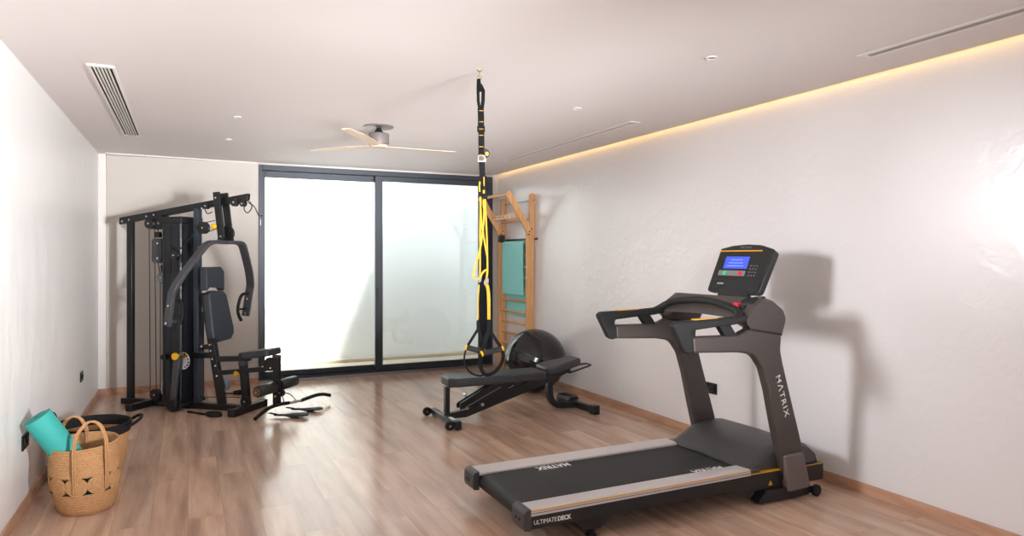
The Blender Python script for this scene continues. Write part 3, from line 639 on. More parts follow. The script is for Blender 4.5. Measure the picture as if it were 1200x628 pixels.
# the straps face the camera side of the room: side axis sx, facing axis sn
SX = Vector((0.918, -0.398, 0)); SN = Vector((-0.398, -0.918, 0))
def SP(x, z, d=0.0): return SX * x + SN * d + Vector((0, 0, z))
def strap(pts, w, t=0.0025, up=None): return MB().ribbon([SP(*p) for p in pts], w, t, up or SN)
body = MB()
body.tube([SP(p[0], p[1]) for p in [(-0.006, 2.575), (-0.004, 2.55), (0.004, 2.53), (0.008, 2.50)]], 0.012, 10)
body.ribbon([SP(-0.008, 2.575), SP(-0.010, 2.52), SP(-0.008, 2.44), SP(0.002, 2.38)], 0.018, 0.004, SN)
body.ribbon([SP(0.004, 2.54), SP(0.022, 2.505), SP(0.020, 2.44), SP(0.012, 2.38)], 0.022, 0.004, SN)
body.ribbon([SP(0.006, 2.40), SP(0.008, 2.36), SP(0.008, 2.28)], 0.038, 0.007, SN)
body.ribbon([SP(0.008, 2.29), SP(0.009, 2.255)], 0.047, 0.012, SN)
body.ribbon([SP(0.010, 2.26), SP(0.011, 2.11)], 0.037, 0.007, SN)
an = obj('anchor_strap', body, M['bstrap'], ST)
for z in (2.385, 2.318, 2.275, 2.237, 2.168, 2.118):
    obj('strap_mark', MB().ribbon([SP(0.010, z, 0.0055), SP(0.010, z - 0.004, 0.0055)], 0.026, 0.003, SN), M['ystrap'], an)
lt = obj('logo_tab', MB().prism(fil([(0.024, 2.135, .006), (0.028, 2.158, .006), (0.052, 2.150, .006), (0.062, 2.128, .006), (0.054, 2.105, .006), (0.036, 2.098, .006)], 3), lambda x, z: SP(x, z, -0.004), lambda x, z: SP(x, z, 0.008)), M['blackr'], an)
obj('tab_mark', MB().prism(fil([(0.033, 2.130, .003), (0.045, 2.136, .003), (0.056, 2.126, .003), (0.050, 2.112, .003), (0.038, 2.112, .003)], 3), lambda x, z: SP(x, z, 0.007), lambda x, z: SP(x, z, 0.0095)), M['gold'], lt)
# steel buckle
bk2 = MB()
for (a, b, c, d) in ((-0.010, 2.080, -0.004, 2.112), (0.030, 2.080, 0.036, 2.112), (-0.010, 2.074, 0.036, 2.082), (-0.010, 2.108, 0.036, 2.114)):
    bk2.prism([(a, b), (c, b), (c, d), (a, d)], lambda x, z: SP(x, z, -0.003), lambda x, z: SP(x, z, 0.004))
obj('buckle', bk2, M['chrome'], ST, 0.001)
mainb = MB()
mainb.ribbon([SP(0.013, 2.08), SP(0.015, 2.03), SP(0.018, 1.97)], 0.036, 0.006, SN)
mainb.ribbon([SP(0.004, 1.99), SP(0.004, 1.93), SP(0.005, 1.86)], 0.030, 0.009, SN)
mainb.ribbon([SP(0.028, 1.99), SP(0.030, 1.93), SP(0.032, 1.845)], 0.030, 0.009, SN)
obj('main_strap', mainb, M['bstrap'], ST)
ys = MB()
ys.ribbon([SP(x, z, 0.006) for x, z in ((0.001, 1.955), (-0.001, 1.925), (0.001, 1.895))], 0.009, 0.003, SN)
ys.ribbon([SP(x, z, 0.006) for x, z in ((0.027, 1.985), (0.026, 1.955), (0.027, 1.93))], 0.006, 0.003, SN)
ys.ribbon([SP(x, z, 0.006) for x, z in ((0.025, 1.905), (0.026, 1.885))], 0.012, 0.003, SN)
def yl(pts, w): ys.ribbon(cat([SP(x, z, d) for x, z, d in pts], 5), w, 0.003, SN)
yl([(0.005, 1.865, 0.004), (0.003, 1.70, 0.004), (0.003, 1.52, 0.004), (0.002, 1.40, 0.003), (0.0, 1.36, 0.003)], 0.010)
yl([(0.027, 1.85, 0.006), (0.026, 1.74, 0.008), (0.008, 1.58, 0.010), (-0.018, 1.47, 0.012), (-0.038, 1.395, 0.012), (-0.030, 1.372, 0.012), (-0.005, 1.37, 0.010), (0.020, 1.41, 0.008), (0.040, 1.425, 0.006)], 0.011)
yl([(0.006, 1.80, 0.010), (0.012, 1.70, 0.012), (0.032, 1.58, 0.010), (0.046, 1.50, 0.006), (0.046, 1.41, 0.004), (0.040, 1.36, 0.003)], 0.010)
yl([(0.033, 1.85, 0.003), (0.040, 1.70, 0.003), (0.046, 1.55, 0.003), (0.047, 1.40, 0.003)], 0.010)
yl([(0.045, 1.37, 0.006), (0.035, 1.345, 0.008), (0.046, 1.325, 0.006), (0.054, 1.27, 0.004), (0.056, 1.15, 0.004), (0.055, 1.125, 0.004)], 0.019)
yl([(-0.003, 1.335, 0.003), (-0.010, 1.25, 0.003), (-0.009, 1.13, 0.003)], 0.008)
obj('yellow_strap', ys, M['ystrap'], ST)
for (x, z) in ((0.001, 1.37), (0.043, 1.355)):
    obj('cam_buckle', MB().prism(fil([(x - 0.012, z - 0.024, .004), (x + 0.010, z - 0.018, .004), (x + 0.014, z + 0.018, .004), (x - 0.008, z + 0.020, .004)], 3), lambda a, b: SP(a, b, -0.004), lambda a, b: SP(a, b, 0.010)), M['steelg'], ST, 0.002)
def handle(top, gx0, gx1, gz, gd, loop, lab):
    """Webbing triangle, foam grip and foot cradle of one handle; top = (x, z) where its webbing starts."""
    h = bpy.data.objects.new('handle', None); COL.objects.link(h); h.parent = ST
    w = MB()
    a = SP(top[0], top[1]); g0 = SP(gx0, gz[0], gd[0]); g1 = SP(gx1, gz[1], gd[1])
    w.ribbon([a, SP(top[0], top[1] - 0.055)], 0.022, 0.004, SN)
    j = SP(top[0], top[1] - 0.05)
    w.ribbon([j, j.lerp(g0, 0.5), g0], 0.017 if lab == 'a' else 0.026, 0.003, SN)
    w.ribbon([j, j.lerp(g1, 0.5), g1], 0.017 if lab == 'a' else 0.020, 0.003, SN)
    obj('webbing', w, M['bstrap'], h)
    d = (g1 - g0).normalized()
    obj('grip', MB().cyl(g0 + d * 0.006, g1 - d * 0.006, 0.0165, 18), M['blackr'], h)
    for q in (g0, g1):
        obj('grip_ring', MB().cyl(q - d * 0.004, q + d * 0.004, 0.0169, 18), M['yellow'], h)
    lp = MB().tube(cat([g0] + [SP(*p) for p in loop] + [g1], 7), 0.0055 if lab == 'a' else 0.011, 8)
    obj('foot_cradle', lp, M['bstrap'], h)
handle((-0.008, 1.12), -0.078, 0.028, (0.957, 0.935), (0.0, 0.03), [(-0.092, 0.90, 0.01), (-0.085, 0.85, 0.02), (-0.055, 0.812, 0.03), (-0.015, 0.795, 0.04), (0.02, 0.80, 0.04), (0.012, 0.86, 0.04), (0.008, 0.905, 0.035)], 'a')
handle((0.056, 1.115), 0.012, 0.135, (0.925, 0.945), (0.05, -0.02), [(0.0, 0.88, 0.055), (0.012, 0.83, 0.055), (0.04, 0.80, 0.05), (0.085, 0.81, 0.03), (0.125, 0.85, 0.01), (0.143, 0.90, -0.01)], 'b')

# ------------------------------------------------------------------ multi gym (u from the corner towards the seat, v to the far side, w up)
G = thing('multi_gym', 'black home multi gym with press arms, back pad and weight tower', 'multi gym', (-0.60, 8.09, 0), -40)
obj('base_rail', MB().box(-0.005, 1.50, -0.03, 0.03, 0.0, 0.06), M['black'], G, 0.005)
obj('rear_foot', MB().box(0.325, 0.39, -0.31, 0.31, 0.001, 0.065), M['black'], G, 0.006)
obj('front_foot', MB().box(1.44, 1.51, -0.235, 0.245, 0.001, 0.068), M['black'], G, 0.006)
for v in (-0.243, 0.253):
    obj('foot_cap', MB().box(1.436, 1.514, v - 0.012, v + 0.012, 0.0, 0.072), M['blackp'], G, 0.004)
obj('rear_post', MB().box(0.062, 0.128, -0.022, 0.022, 0.06, 1.87), M['black'], G, 0.004)
bm_ = obj('top_beam', MB().uw(fil([(-0.028, 1.838), (-0.028, 1.907), (1.488, 2.120), (1.480, 2.055)]), -0.024, 0.024), M['black'], G, 0.004)
def bolt(u, w, v, parent, r=0.010, s=-1):
    return obj('bolt', MB().lathe([(0.001, 0), (r, 0), (r, 0.005), (r * 0.6, 0.009), (0.001, 0.009)], (u, v, w), (0, s, 0), 12), M['chrome'], parent)
for u, w in ((0.012, 1.868), (0.095, 1.882), (0.31, 1.915), (0.40, 1.928), (0.97, 1.985)): bolt(u, w, -0.024, bm_)
obj('front_upright', MB().box(0.872, 0.928, -0.03, 0.03, 0.06, 1.985), M['postb'], G, 0.004)
# weight tower: smoked shroud with weights inside
tw = obj('weight_shroud', MB().plan(fil([(0.605, -0.155, .03), (0.835, -0.155, .03), (0.835, 0.155, .03), (0.605, 0.155, .03)], 6), 0.075, 1.835), M['navy'], G, 0.004)
for v in (-0.1575,):
    for u in (0.645, 0.715, 0.79):
        obj('shroud_rib', MB().box(u - 0.006, u + 0.006, v - 0.001, v + 0.004, 0.10, 1.82), M['black'], tw)
obj('shroud_rib', MB().box(0.834, 0.8385, -0.05, -0.035, 0.10, 1.80), M['navy'], tw)
obj('shroud_slot', MB().uw(fil([(0.73, 0.86, .01), (0.80, 0.86, .01), (0.80, 0.885, .01), (0.73, 0.885, .01)]), -0.1585, -0.155), M['steelg'], tw)
obj('tower_base', MB().box(0.585, 0.855, -0.175, 0.175, 0.045, 0.078), M['blackp'], G, 0.006)
obj('tower_head', MB().box(0.60, 0.84, -0.15, 0.15, 1.835, 1.90), M['black'], G, 0.005)
obj('tower_sheet', MB().plan([(0.845, 0.02), (0.855, 0.02), (0.855, 0.15), (0.845, 0.15)], 0.08, 0.95), M['postb'], G)
def pulley(u, v, w, r, m='blackp', hub='chrome', parent=None, wid=0.018):
    p = obj('pulley', MB().lathe([(0.001, -wid), (r, -wid), (r * 1.0, -wid * 0.6), (r * 0.82, 0), (r, wid * 0.6), (r, wid), (0.001, wid)], (u, v, w), (0, 1, 0), 28), M[m], parent or G)
    obj('pulley_bolt', MB().lathe([(0.001, -wid - 0.008), (0.009, -wid - 0.008), (0.011, -wid), (0.001, -wid)], (u, v, w), (0, 1, 0), 14), M[hub], p)
    return p
# rear pulleys and cables beside the tower
obj('pulley_bracket', MB().uw(fil([(0.335, 1.905), (0.52, 1.93), (0.54, 1.80, .03), (0.36, 1.78, .03)]), -0.045, -0.032).uw(fil([(0.335, 1.905), (0.52, 1.93), (0.54, 1.80, .03), (0.36, 1.78, .03)]), 0.032, 0.045), M['black'], G, 0.002)
pulley(0.385, -0.06, 1.84, 0.052); pulley(0.51, -0.06, 1.84, 0.046)
class Cab:
    def cyl(s, *a): obj('steel_cable', MB().cyl(*a), M['cord'], G)
    def tube(s, *a): obj('steel_cable', MB().tube(*a), M['cord'], G)
cb = Cab()
for (u0, w0, u1, w1, v) in ((0.372, 1.80, 0.385, 0.13, -0.055), (0.415, 1.80, 0.435, 0.13, -0.03), (0.475, 1.30, 0.475, 0.16, -0.02), (0.455, 1.80, 0.455, 1.70, -0.03), (0.455, 1.45, 0.485, 1.31, -0.03)): cb.cyl((u0, v, w0), (u1, v, w1), 0.0042, 8)
cb.cyl((0.52, -0.07, 1.84), (0.80, -0.19, 1.53), 0.0042, 8); cb.cyl((0.83, -0.19, 1.55), (0.93, -0.06, 1.76), 0.0042, 8)
cb.cyl((1.03, -0.05, 1.74), (1.15, -0.04, 1.78), 0.0042, 8); cb.cyl((1.02, -0.05, 1.84), (1.13, -0.04, 1.86), 0.0042, 8)
cb.cyl((0.45, 0.0, 0.09), (1.42, 0.0, 0.135), 0.004, 8)
cb.tube(cat([(1.36, -0.03, 2.04), (1.46, -0.04, 2.03), (1.47, -0.05, 1.96), (1.51, -0.05, 1.93), (1.545, -0.04, 1.98), (1.52, -0.03, 2.035), (1.46, -0.03, 2.045)], 6), 0.005, 8)
cb.tube(cat([(1.50, -0.03, 2.03), (1.56, -0.02, 1.99), (1.60, -0.01, 1.91), (1.64, 0.0, 1.90)], 6), 0.005, 8)
cb.tube(cat([(1.83, -0.02, 0.20), (1.885, -0.04, 0.17), (1.90, -0.05, 0.12), (1.885, -0.06, 0.10)], 6), 0.005, 8)
cb.tube(cat([(1.01, -0.04, 1.99), (1.05, -0.05, 1.93), (1.11, -0.05, 1.945)], 6), 0.005, 8)

obj('cable_stop', MB().uw(fil([(0.425, 1.755, .01), (0.485, 1.755, .01), (0.485, 1.70, .01), (0.425, 1.70, .01)]), -0.05, -0.01), M['blackp'], G)
pb = obj('pulley_block', MB().uw(fil([(0.395, 1.445, .04), (0.51, 1.445, .04), (0.51, 1.69, .04), (0.395, 1.69, .04)], 6), -0.05, -0.035).uw(fil([(0.395, 1.445, .04), (0.51, 1.445, .04), (0.51, 1.69, .04), (0.395, 1.69, .04)], 6), 0.0, 0.015), M['steelg'], G, 0.002)
for w in (1.49, 1.64): pulley(0.452, -0.018, w, 0.05, parent=pb, wid=0.012); bolt(0.467, w, -0.05, pb, 0.013)
fp = pulley(0.492, -0.02, 1.295, 0.052, 'disc', wid=0.013)
obj('pulley_cover', MB().uw(oval(0.06, 0.06, 20, 0.482, 1.293), -0.005, 0.012).bar((0.487, 0.0, 1.33), (0.475, 0.0, 1.42), 0.02, 0.02), M['blackp'], G, 0.002)
pulley(0.79, -0.185, 1.52, 0.045)
pulley(1.008, -0.045, 1.79, 0.060)
pulley(1.02, -0.02, 2.005, 0.030); pulley(1.35, -0.03, 2.035, 0.040); pulley(1.445, -0.03, 2.02, 0.030)
pulley(0.455, -0.06, 0.125, 0.058)
obj('pulley_arm', MB().bar((0.925, -0.03, 1.79), (1.01, -0.03, 1.79), 0.02, 0.05), M['black'], G, 0.002)
obj('pulley_guard', MB().uw(fil([(0.39, 0.06), (0.39, 0.17, .02), (0.56, 0.17, .02), (0.62, 0.06)]), -0.04, -0.03), M['black'], G, 0.002)
# press arm: hanger plates, cross tube and flared flat arms with loop handles
for v0, v1, du in ((-0.072, -0.050, 0.0), (0.050, 0.072, 0.06)):
    pl = obj('hanger_plate', MB().uw(fil([(1.128, 2.135, .008), (1.200, 2.140, .008), (1.262, 1.70, .03), (1.235, 1.655, .03), (1.190, 1.668, .02)], 5), v0, v1), M['black'], G, 0.003)
    if v0 < 0:
        bolt(1.165, 2.08, v0, pl); bolt(1.222, 1.70, v0, pl, 0.013)
        obj('pop_pin', MB().sphere((1.165, v0 - 0.026, 1.80), 0.029, 20, 12, (1, 0.75, 1)).cyl((1.165, v0, 1.80), (1.165, v0 - 0.012, 1.80), 0.012, 14), M['yellow'], G)
obj('hanger_tube', MB().box(1.125, 1.19, -0.05, 0.05, 2.055, 2.125), M['black'], G, 0.004)
obj('selector_disc', MB().uw(oval(0.075, 0.075, 24, 1.245, 1.735), -0.012, 0.012), M['black'], G, 0.003)
obj('pivot_tube', MB().cyl((1.225, -0.09, 1.675), (1.225, 0.09, 1.675), 0.026, 18), M['black'], G)
AW, AT = 0.078, 0.036
pa = cat([(1.225, 0.0, 1.645), (1.228, 0.16, 1.648), (1.222, 0.245, 1.632), (1.205, 0.305, 1.58), (1.15, 0.46, 1.38), (1.105, 0.555, 1.22), (1.08, 0.568, 1.12), (1.04, 0.566, 0.875)], 5)
def mir(P): return [(p[0], -p[1], p[2]) for p in P]
for sgn, path in ((1, [tuple(p) for p in pa]), (-1, mir([tuple(p) for p in pa]))):
    a = obj('press_arm', MB().sweep(path, [(-AT / 2, -AW / 2), (AT / 2, -AW / 2), (AT / 2, AW / 2), (-AT / 2, AW / 2)], (1, 0, 0)), M['steelg'], G, 0.005)
    for z, u in ((0.90, 1.043), (1.06, 1.069)):
        bolt(u, z, sgn * 0.567 - 0.02, a, 0.012)
    hp = [(1.075, 0.56, 1.115), (1.075, 0.47, 1.11), (1.072, 0.425, 1.065), (1.062, 0.405, 0.965), (1.055, 0.425, 0.90), (1.050, 0.475, 0.835)]
    hp = [(p[0], sgn * p[1], p[2]) for p in hp]
    obj('handle', MB().tube(cat(hp, 6), 0.0165, 12).cyl((1.055, sgn * 0.55, 0.955), (1.06, sgn * 0.42, 0.955), 0.010, 10), M['blackr'], a)
# seat post, pads and leg developer
obj('seat_post', MB().sweep([(0.985, 0, 1.15), (1.07, 0, 0.66), (1.185, 0, 0.055)], [(-0.028, -0.036), (0.028, -0.036), (0.028, 0.036), (-0.028, 0.036)], (1, 0, 0)), M['black'], G, 0.004)
obj('link_beam', MB().bar((0.66, -0.03, 0.525), (1.09, -0.01, 0.535), 0.05, 0.055).bar((0.90, 0, 0.60), (1.08, 0, 0.625), 0.05, 0.05), M['black'], G, 0.004)
for u, w in ((0.97, 0.62), (1.065, 0.64), (1.075, 0.58), (1.095, 0.50), (1.13, 0.435), (1.145, 0.335)): bolt(u, w, -0.030, G, 0.011)
pm = Matrix.Rotation(math.radians(-7.5), 4, 'Y')
def backpad(name, outl, z0, t, u0, lean, z1=None):
    """Upholstered pad facing +u: outline in (v, height), thickness t, leaned so its foot comes forward."""
    mb = MB().vw(outl, -t, 0.0); mb.xf(Matrix.Translation((u0, 0, z0)) @ Matrix.Rotation(math.radians(lean), 4, 'Y'))
    return obj(name, mb, M['vinylb'], G, 0.016, seg=3)
backpad('head_pad', fil([(-0.13, 0.0, .015), (-0.085, 0.045, .02), (0.085, 0.035, .02), (0.135, -0.01, .02), (0.135, 0.195, .02), (0.085, 0.245, .02), (-0.125, 0.245, .02), (-0.13, 0.20, .02)], 4), 1.162, 0.075, 1.110, -1.0)
backpad('back_pad', fil([(-0.135, 0.46, .03), (-0.085, 0.50, .02), (0.085, 0.49, .02), (0.125, 0.45, .03), (0.168, 0.12, .03), (0.160, 0.06, .03), (0.11, 0.005, .03), (-0.09, -0.010, .03), (-0.15, 0.04, .03), (-0.155, 0.10, .03)], 4), 0.685, 0.08, 1.215, -9.0)
obj('seat_bracket', MB().bar((1.10, 0, 0.495), (1.50, 0, 0.520), 0.05, 0.05), M['black'], G, 0.004)
sp = MB().plan(fil([(0.0, -0.07, .03), (0.0, 0.07, .03), (0.07, 0.125, .04), (0.36, 0.125, .05), (0.36, -0.125, .05), (0.07, -0.125, .04)], 5), 0, 0.066)
sp.xf(Matrix.Translation((1.425, 0, 0.512)) @ Matrix.Rotation(math.radians(-8), 4, 'Y'))
obj('seat_pad', sp, M['vinylb'], G, 0.016, seg=3)
obj('leg_beam', MB().bar((1.14, 0, 0.36), (1.76, 0, 0.435), 0.045, 0.045), M['black'], G, 0.004)
obj('gusset', MB().uw(fil([(1.62, 0.40), (1.76, 0.41), (1.79, 0.535), (1.70, 0.535, .02)]), -0.03, 0.03), M['black'], G, 0.003)
for u, w in ((1.66, 0.45), (1.745, 0.44)): bolt(u, w, -0.03, G, 0.010)
obj('leg_lever', MB().box(1.765, 1.825, -0.026, 0.026, 0.085, 0.54), M['black'], G, 0.004)
bolt(1.795, 0.17, -0.026, G, 0.010)
obj('lever_cap', MB().box(1.762, 1.828, -0.029, 0.029, 0.535, 0.560), M['steelg'], G, 0.004)
fs = obj('front_strut', MB().sweep([(1.425, 0, 0.45), (1.465, 0, 0.05)], [(-0.026, -0.036), (0.026, -0.036), (0.026, 0.036), (-0.026, 0.036)], (1, 0, 0)), M['black'], G, 0.004)
obj('strut_cap', MB().box(1.385, 1.460, -0.029, 0.029, 0.445, 0.492), M['steelg'], G, 0.004)
obj('pop_pin', MB().lathe([(0.001, -0.005), (0.010, -0.004), (0.010, 0.012), (0.022, 0.016), (0.026, 0.024), (0.024, 0.034), (0.001, 0.037)], (1.385, -0.028, 0.372), (-0.3, -1, 0), 20), M['yellow'], G)
pulley(1.475, -0.032, 0.105, 0.05); pulley(1.84, 0.0, 0.20, 0.035)
pulley(1.20, 0.0, 0.25, 0.065, 'disc', wid=0.014)
obj('pulley_fork', MB().uw(fil([(1.14, 0.40, .01), (1.20, 0.36, .02), (1.235, 0.23, .02), (1.20, 0.13, .02), (1.16, 0.16, .02)]), -0.026, -0.018), M['black'], G, 0.002)
rl = obj('roller_axle', MB().cyl((1.795, -0.33, 0.262), (1.795, 0.33, 0.262), 0.013, 14), M['chrome'], G)
for s in (-1, 1):
    r = obj('foam_roller', MB().lathe([(0.001, 0.045), (0.046, 0.045), (0.052, 0.055), (0.052, 0.30), (0.046, 0.312), (0.001, 0.312)], (1.795, 0, 0.262), (0, s, 0), 30), M['vinyl'], G)
    e = obj('roller_end', MB().lathe([(0.001, 0.311), (0.033, 0.311), (0.033, 0.319), (0.001, 0.319)], (1.795, 0, 0.262), (0, s, 0), 26), M['brass'], r)
    for k in range(5):
        a = 2 * PI * k / 5
        obj('end_mark', MB().lathe([(0.001, 0.3185), (0.0065, 0.3185), (0.0065, 0.3205), (0.001, 0.3205)], (1.795 + 0.019 * math.cos(a), 0, 0.262 + 0.019 * math.sin(a)), (0, s, 0), 10), M['blackr'], e)
# pec-lever on the near side
lv = obj('side_lever', MB().bar((0.825, -0.19, 0.53), (0.775, -0.19, 0.10), 0.03, 0.062, (1, 0, 0)), M['steelg'], G, 0.004)
obj('lever_plate', MB().uw(oval(0.075, 0.085, 24, 0.875, 0.495), -0.172, -0.160), M['chrome'], G, 0.002)
for k in range(6):
    a = -1.2 + k * 0.5
    obj('plate_hole', MB().lathe([(0.0001, 0), (0.008, 0), (0.008, 0.002), (0.0001, 0.002)], (0.875 + 0.058 * math.cos(a), -0.172, 0.495 + 0.064 * math.sin(a)), (0, -1, 0), 10), M['blackr'], G)
obj('pop_pin', MB().lathe([(0.001, 0), (0.010, 0), (0.010, 0.012), (0.032, 0.016), (0.036, 0.026), (0.033, 0.040), (0.001, 0.043)], (0.835, -0.205, 0.545), (0, -1, 0), 22), M['yellow'], G)
obj('lever_pivot', MB().cyl((0.66, -0.19, 0.525), (0.66, 0.0, 0.525), 0.03, 16), M['black'], G)
obj('lever_foot', MB().box(0.72, 0.83, -0.215, -0.04, 0.03, 0.12), M['black'], G, 0.006)
obj('swivel_bracket', MB().uw(fil([(0.705, 0.11, .01), (0.80, 0.12, .01), (0.845, 0.03, .02), (0.80, 0.005, .01), (0.74, 0.03, .03)]), -0.225, -0.215).uw(fil([(0.705, 0.11, .01), (0.80, 0.12, .01), (0.845, 0.03, .02), (0.80, 0.005, .01), (0.74, 0.03, .03)]), -0.18, -0.17), M['black'], G, 0.002)
pulley(0.785, -0.198, 0.07, 0.042, wid=0.014)
obj('weight_pin_hook', MB().tube(cat([(0.63, -0.165, 0.27), (0.63, -0.172, 0.20), (0.637, -0.175, 0.165)], 5), 0.006, 8), M['chrome'], G)

# loose attachments lying by the multi gym
def floorstrap(name, pts, w, label, hook=None):
    t = thing(name, label, 'strap', pts[0])
    o = Vector(pts[0])
    P = [Vector(p) - o for p in pts]
    obj('webbing', MB().ribbon(cat(P, 6), w * 0.55, 0.007, (0, 0, 1)), M['bstrap'], t, 0.001)
    e = P[-1]; d = (P[-1] - P[-2]).normalized(); n = Vector((-d.y, d.x, 0))
    c = e - d * 0.05
    ring = [c + d * (0.085 * math.cos(a)) + n * (w * 0.8 * math.sin(a)) + Vector((0, 0, 0.0)) for a in [2 * PI * k / 28 for k in range(28)]]
    obj('padded_cuff', MB().ribbon(ring, 0.010, 0.036, (0, 0, 1), closed=True).xf(Matrix.Translation((0, 0, 0.010))), M['blackr'], t, 0.003)
    obj('snap_hook', MB().tube(cat([P[0] + Vector((0.0, 0.0, 0.0)), P[0] - d * 0.02 + n * 0.010, P[0] - d * 0.045 + n * 0.006, P[0] - d * 0.05 - n * 0.006, P[0] - d * 0.02 - n * 0.010], 5, closed=True), 0.0035, 8), M['chrome'], t)
    return t
floorstrap('ankle_strap', [(0.005, 7.335, 0.012), (0.09, 7.23, 0.010), (0.19, 7.10, 0.010), (0.255, 7.02, 0.012)], 0.06, 'black ankle strap lying on the floor at the near side of the multi gym')
floorstrap('ankle_strap', [(0.28, 8.20, 0.012), (0.36, 8.16, 0.010), (0.48, 8.10, 0.010), (0.58, 8.06, 0.012)], 0.06, 'black ankle strap on the floor behind the multi gym, by the back wall')

lb = thing('pulldown_bar', 'black curved pulldown bar with chrome middle on the floor before the leg rollers', 'bar', (0.937, 7.006, 0))
d = Vector((0.802, 0.597, 0)); n = Vector((-0.597, 0.802, 0))
def LP(s, z, k=0.0): return d * s + n * k + Vector((0, 0, z))
obj('bar_grip', MB().tube(cat([LP(-0.49, 0.018, -0.02), LP(-0.40, 0.05, -0.005), LP(-0.30, 0.082, 0), LP(-0.18, 0.092, 0), LP(-0.06, 0.085, 0)], 6), 0.0175, 14), M['blackr'], lb)
obj('bar_grip', MB().tube(cat([LP(0.49, 0.062, -0.02), LP(0.40, 0.088, -0.005), LP(0.30, 0.094, 0), LP(0.18, 0.085, 0), LP(0.10, 0.078, 0)], 6), 0.0175, 14), M['blackr'], lb)
obj('bar_center', MB().tube([LP(-0.07, 0.085), LP(0.11, 0.079)], 0.015, 14), M['chrome'], lb)
obj('hook_chain', MB().tube(cat([LP(0.03, 0.095, 0), LP(0.0, 0.14, 0.02), LP(-0.05, 0.175, 0.04), LP(-0.10, 0.17, 0.05)], 6), 0.006, 8), M['chrome'], lb)

def paddle(label, a, b):
    t = thing('pull_strap', label, 'strap', (a[0], a[1], 0.0)); D = Vector((b[0] - a[0], b[1] - a[1], 0)); L = D.length; D.normalize(); N = Vector((-D.y, D.x, 0))
    prof = [(0, 0.018), (0.35, 0.03), (0.6, 0.062), (0.8, 0.070), (0.93, 0.05), (1.0, 0.012)]
    o = [(s * L, w) for s, w in prof] + [(s * L, -w) for s, w in prof[::-1]]
    def P(x, y, z): return D * x + N * y + Vector((0, 0, z + 0.012 * math.sin(x / L * 9)))
    obj('paddle', MB().prism(o, lambda x, y: P(x, y, 0.014), lambda x, y: P(x, y, 0.026)), M['blackr'], t, 0.004)
    obj('tail', MB().ribbon([P(0.02, 0, 0.020), D * -0.06 + N * 0.03 + Vector((0, 0, 0.03))], 0.03, 0.006), M['bstrap'], t)
paddle('flat black pull strap under the pulldown bar, nearer the room', (0.735, 6.79), (1.02, 6.63))
paddle('flat black pull strap under the pulldown bar, nearer the window', (0.915, 6.975), (1.19, 6.83))

# ------------------------------------------------------------------ baskets and the rolled mat
def basket_wall(cb, rb, ct, rt, H, holes=True, bulge=0.02, nt=300, nz=110, z0=0.0, lift=None):
    """Woven wall between an oval base (centre cb, radii rb) and rim; triangular openings between coiled rosettes."""
    bm = bmesh.new(); ncir = 10; zc, cr = H * 0.455, H * 0.135
    g = []
    for i in range(nz + 1):
        s = i / nz; z = z0 + (H - z0) * s; row = []
        q = z / H
        for k in range(nt):
            a = 2 * PI * k / nt
            cx = cb[0] + (ct[0] - cb[0]) * q; cy = cb[1] + (ct[1] - cb[1]) * q
            rx = rb[0] + (rt[0] - rb[0]) * q + bulge * math.sin(PI * min(1, q * 1.25)); ry = rb[1] + (rt[1] - rb[1]) * q + bulge * math.sin(PI * min(1, q * 1.25))
            if q < 0.06: rx -= 0.012 * (1 - q / 0.06); ry -= 0.012 * (1 - q / 0.06)
            w = 0.0014 * math.sin(2 * PI * z / 0.0145)
            ph = (a / (2 * PI) * ncir + 0.21) % 1.0 - 0.5; arc = ph * 2 * PI * (rx + ry) / 2 / ncir
            if holes and abs(z - zc) < cr:
                dd = math.hypot(arc * (2 * cr) / (2 * PI * (rx + ry) / 2 / ncir), z - zc)
                w = 0.002 * math.cos(2 * PI * dd / 0.0135)
            zz = z + (lift(a) * q ** 3 if lift else 0)
            row.append(bm.verts.new((cx + (rx + w) * math.cos(a), cy + (ry + w) * math.sin(a), zz)))
        g.append(row)
    for i in range(nz):
        z = z0 + (H - z0) * (i + 0.5) / nz
        for k in range(nt):
            if holes:
                ph = ((k + 0.5) / nt * ncir + 0.21) % 1.0 - 0.5
                dx = ph * 2 * cr; dz = z - zc
                if abs(dz) < cr * 0.94 and math.hypot(dx, dz) > cr * 1.02 and abs(ph) > 0.2: continue
            bm.faces.new((g[i][k], g[i][(k + 1) % nt], g[i + 1][(k + 1) % nt], g[i + 1][k]))
    m = MB(); m.bm.free(); m.bm = bm
    return m
def solid(o, t):
    s = o.modifiers.new('thick', 'SOLIDIFY'); s.thickness = t; s.offset = -1
    return o

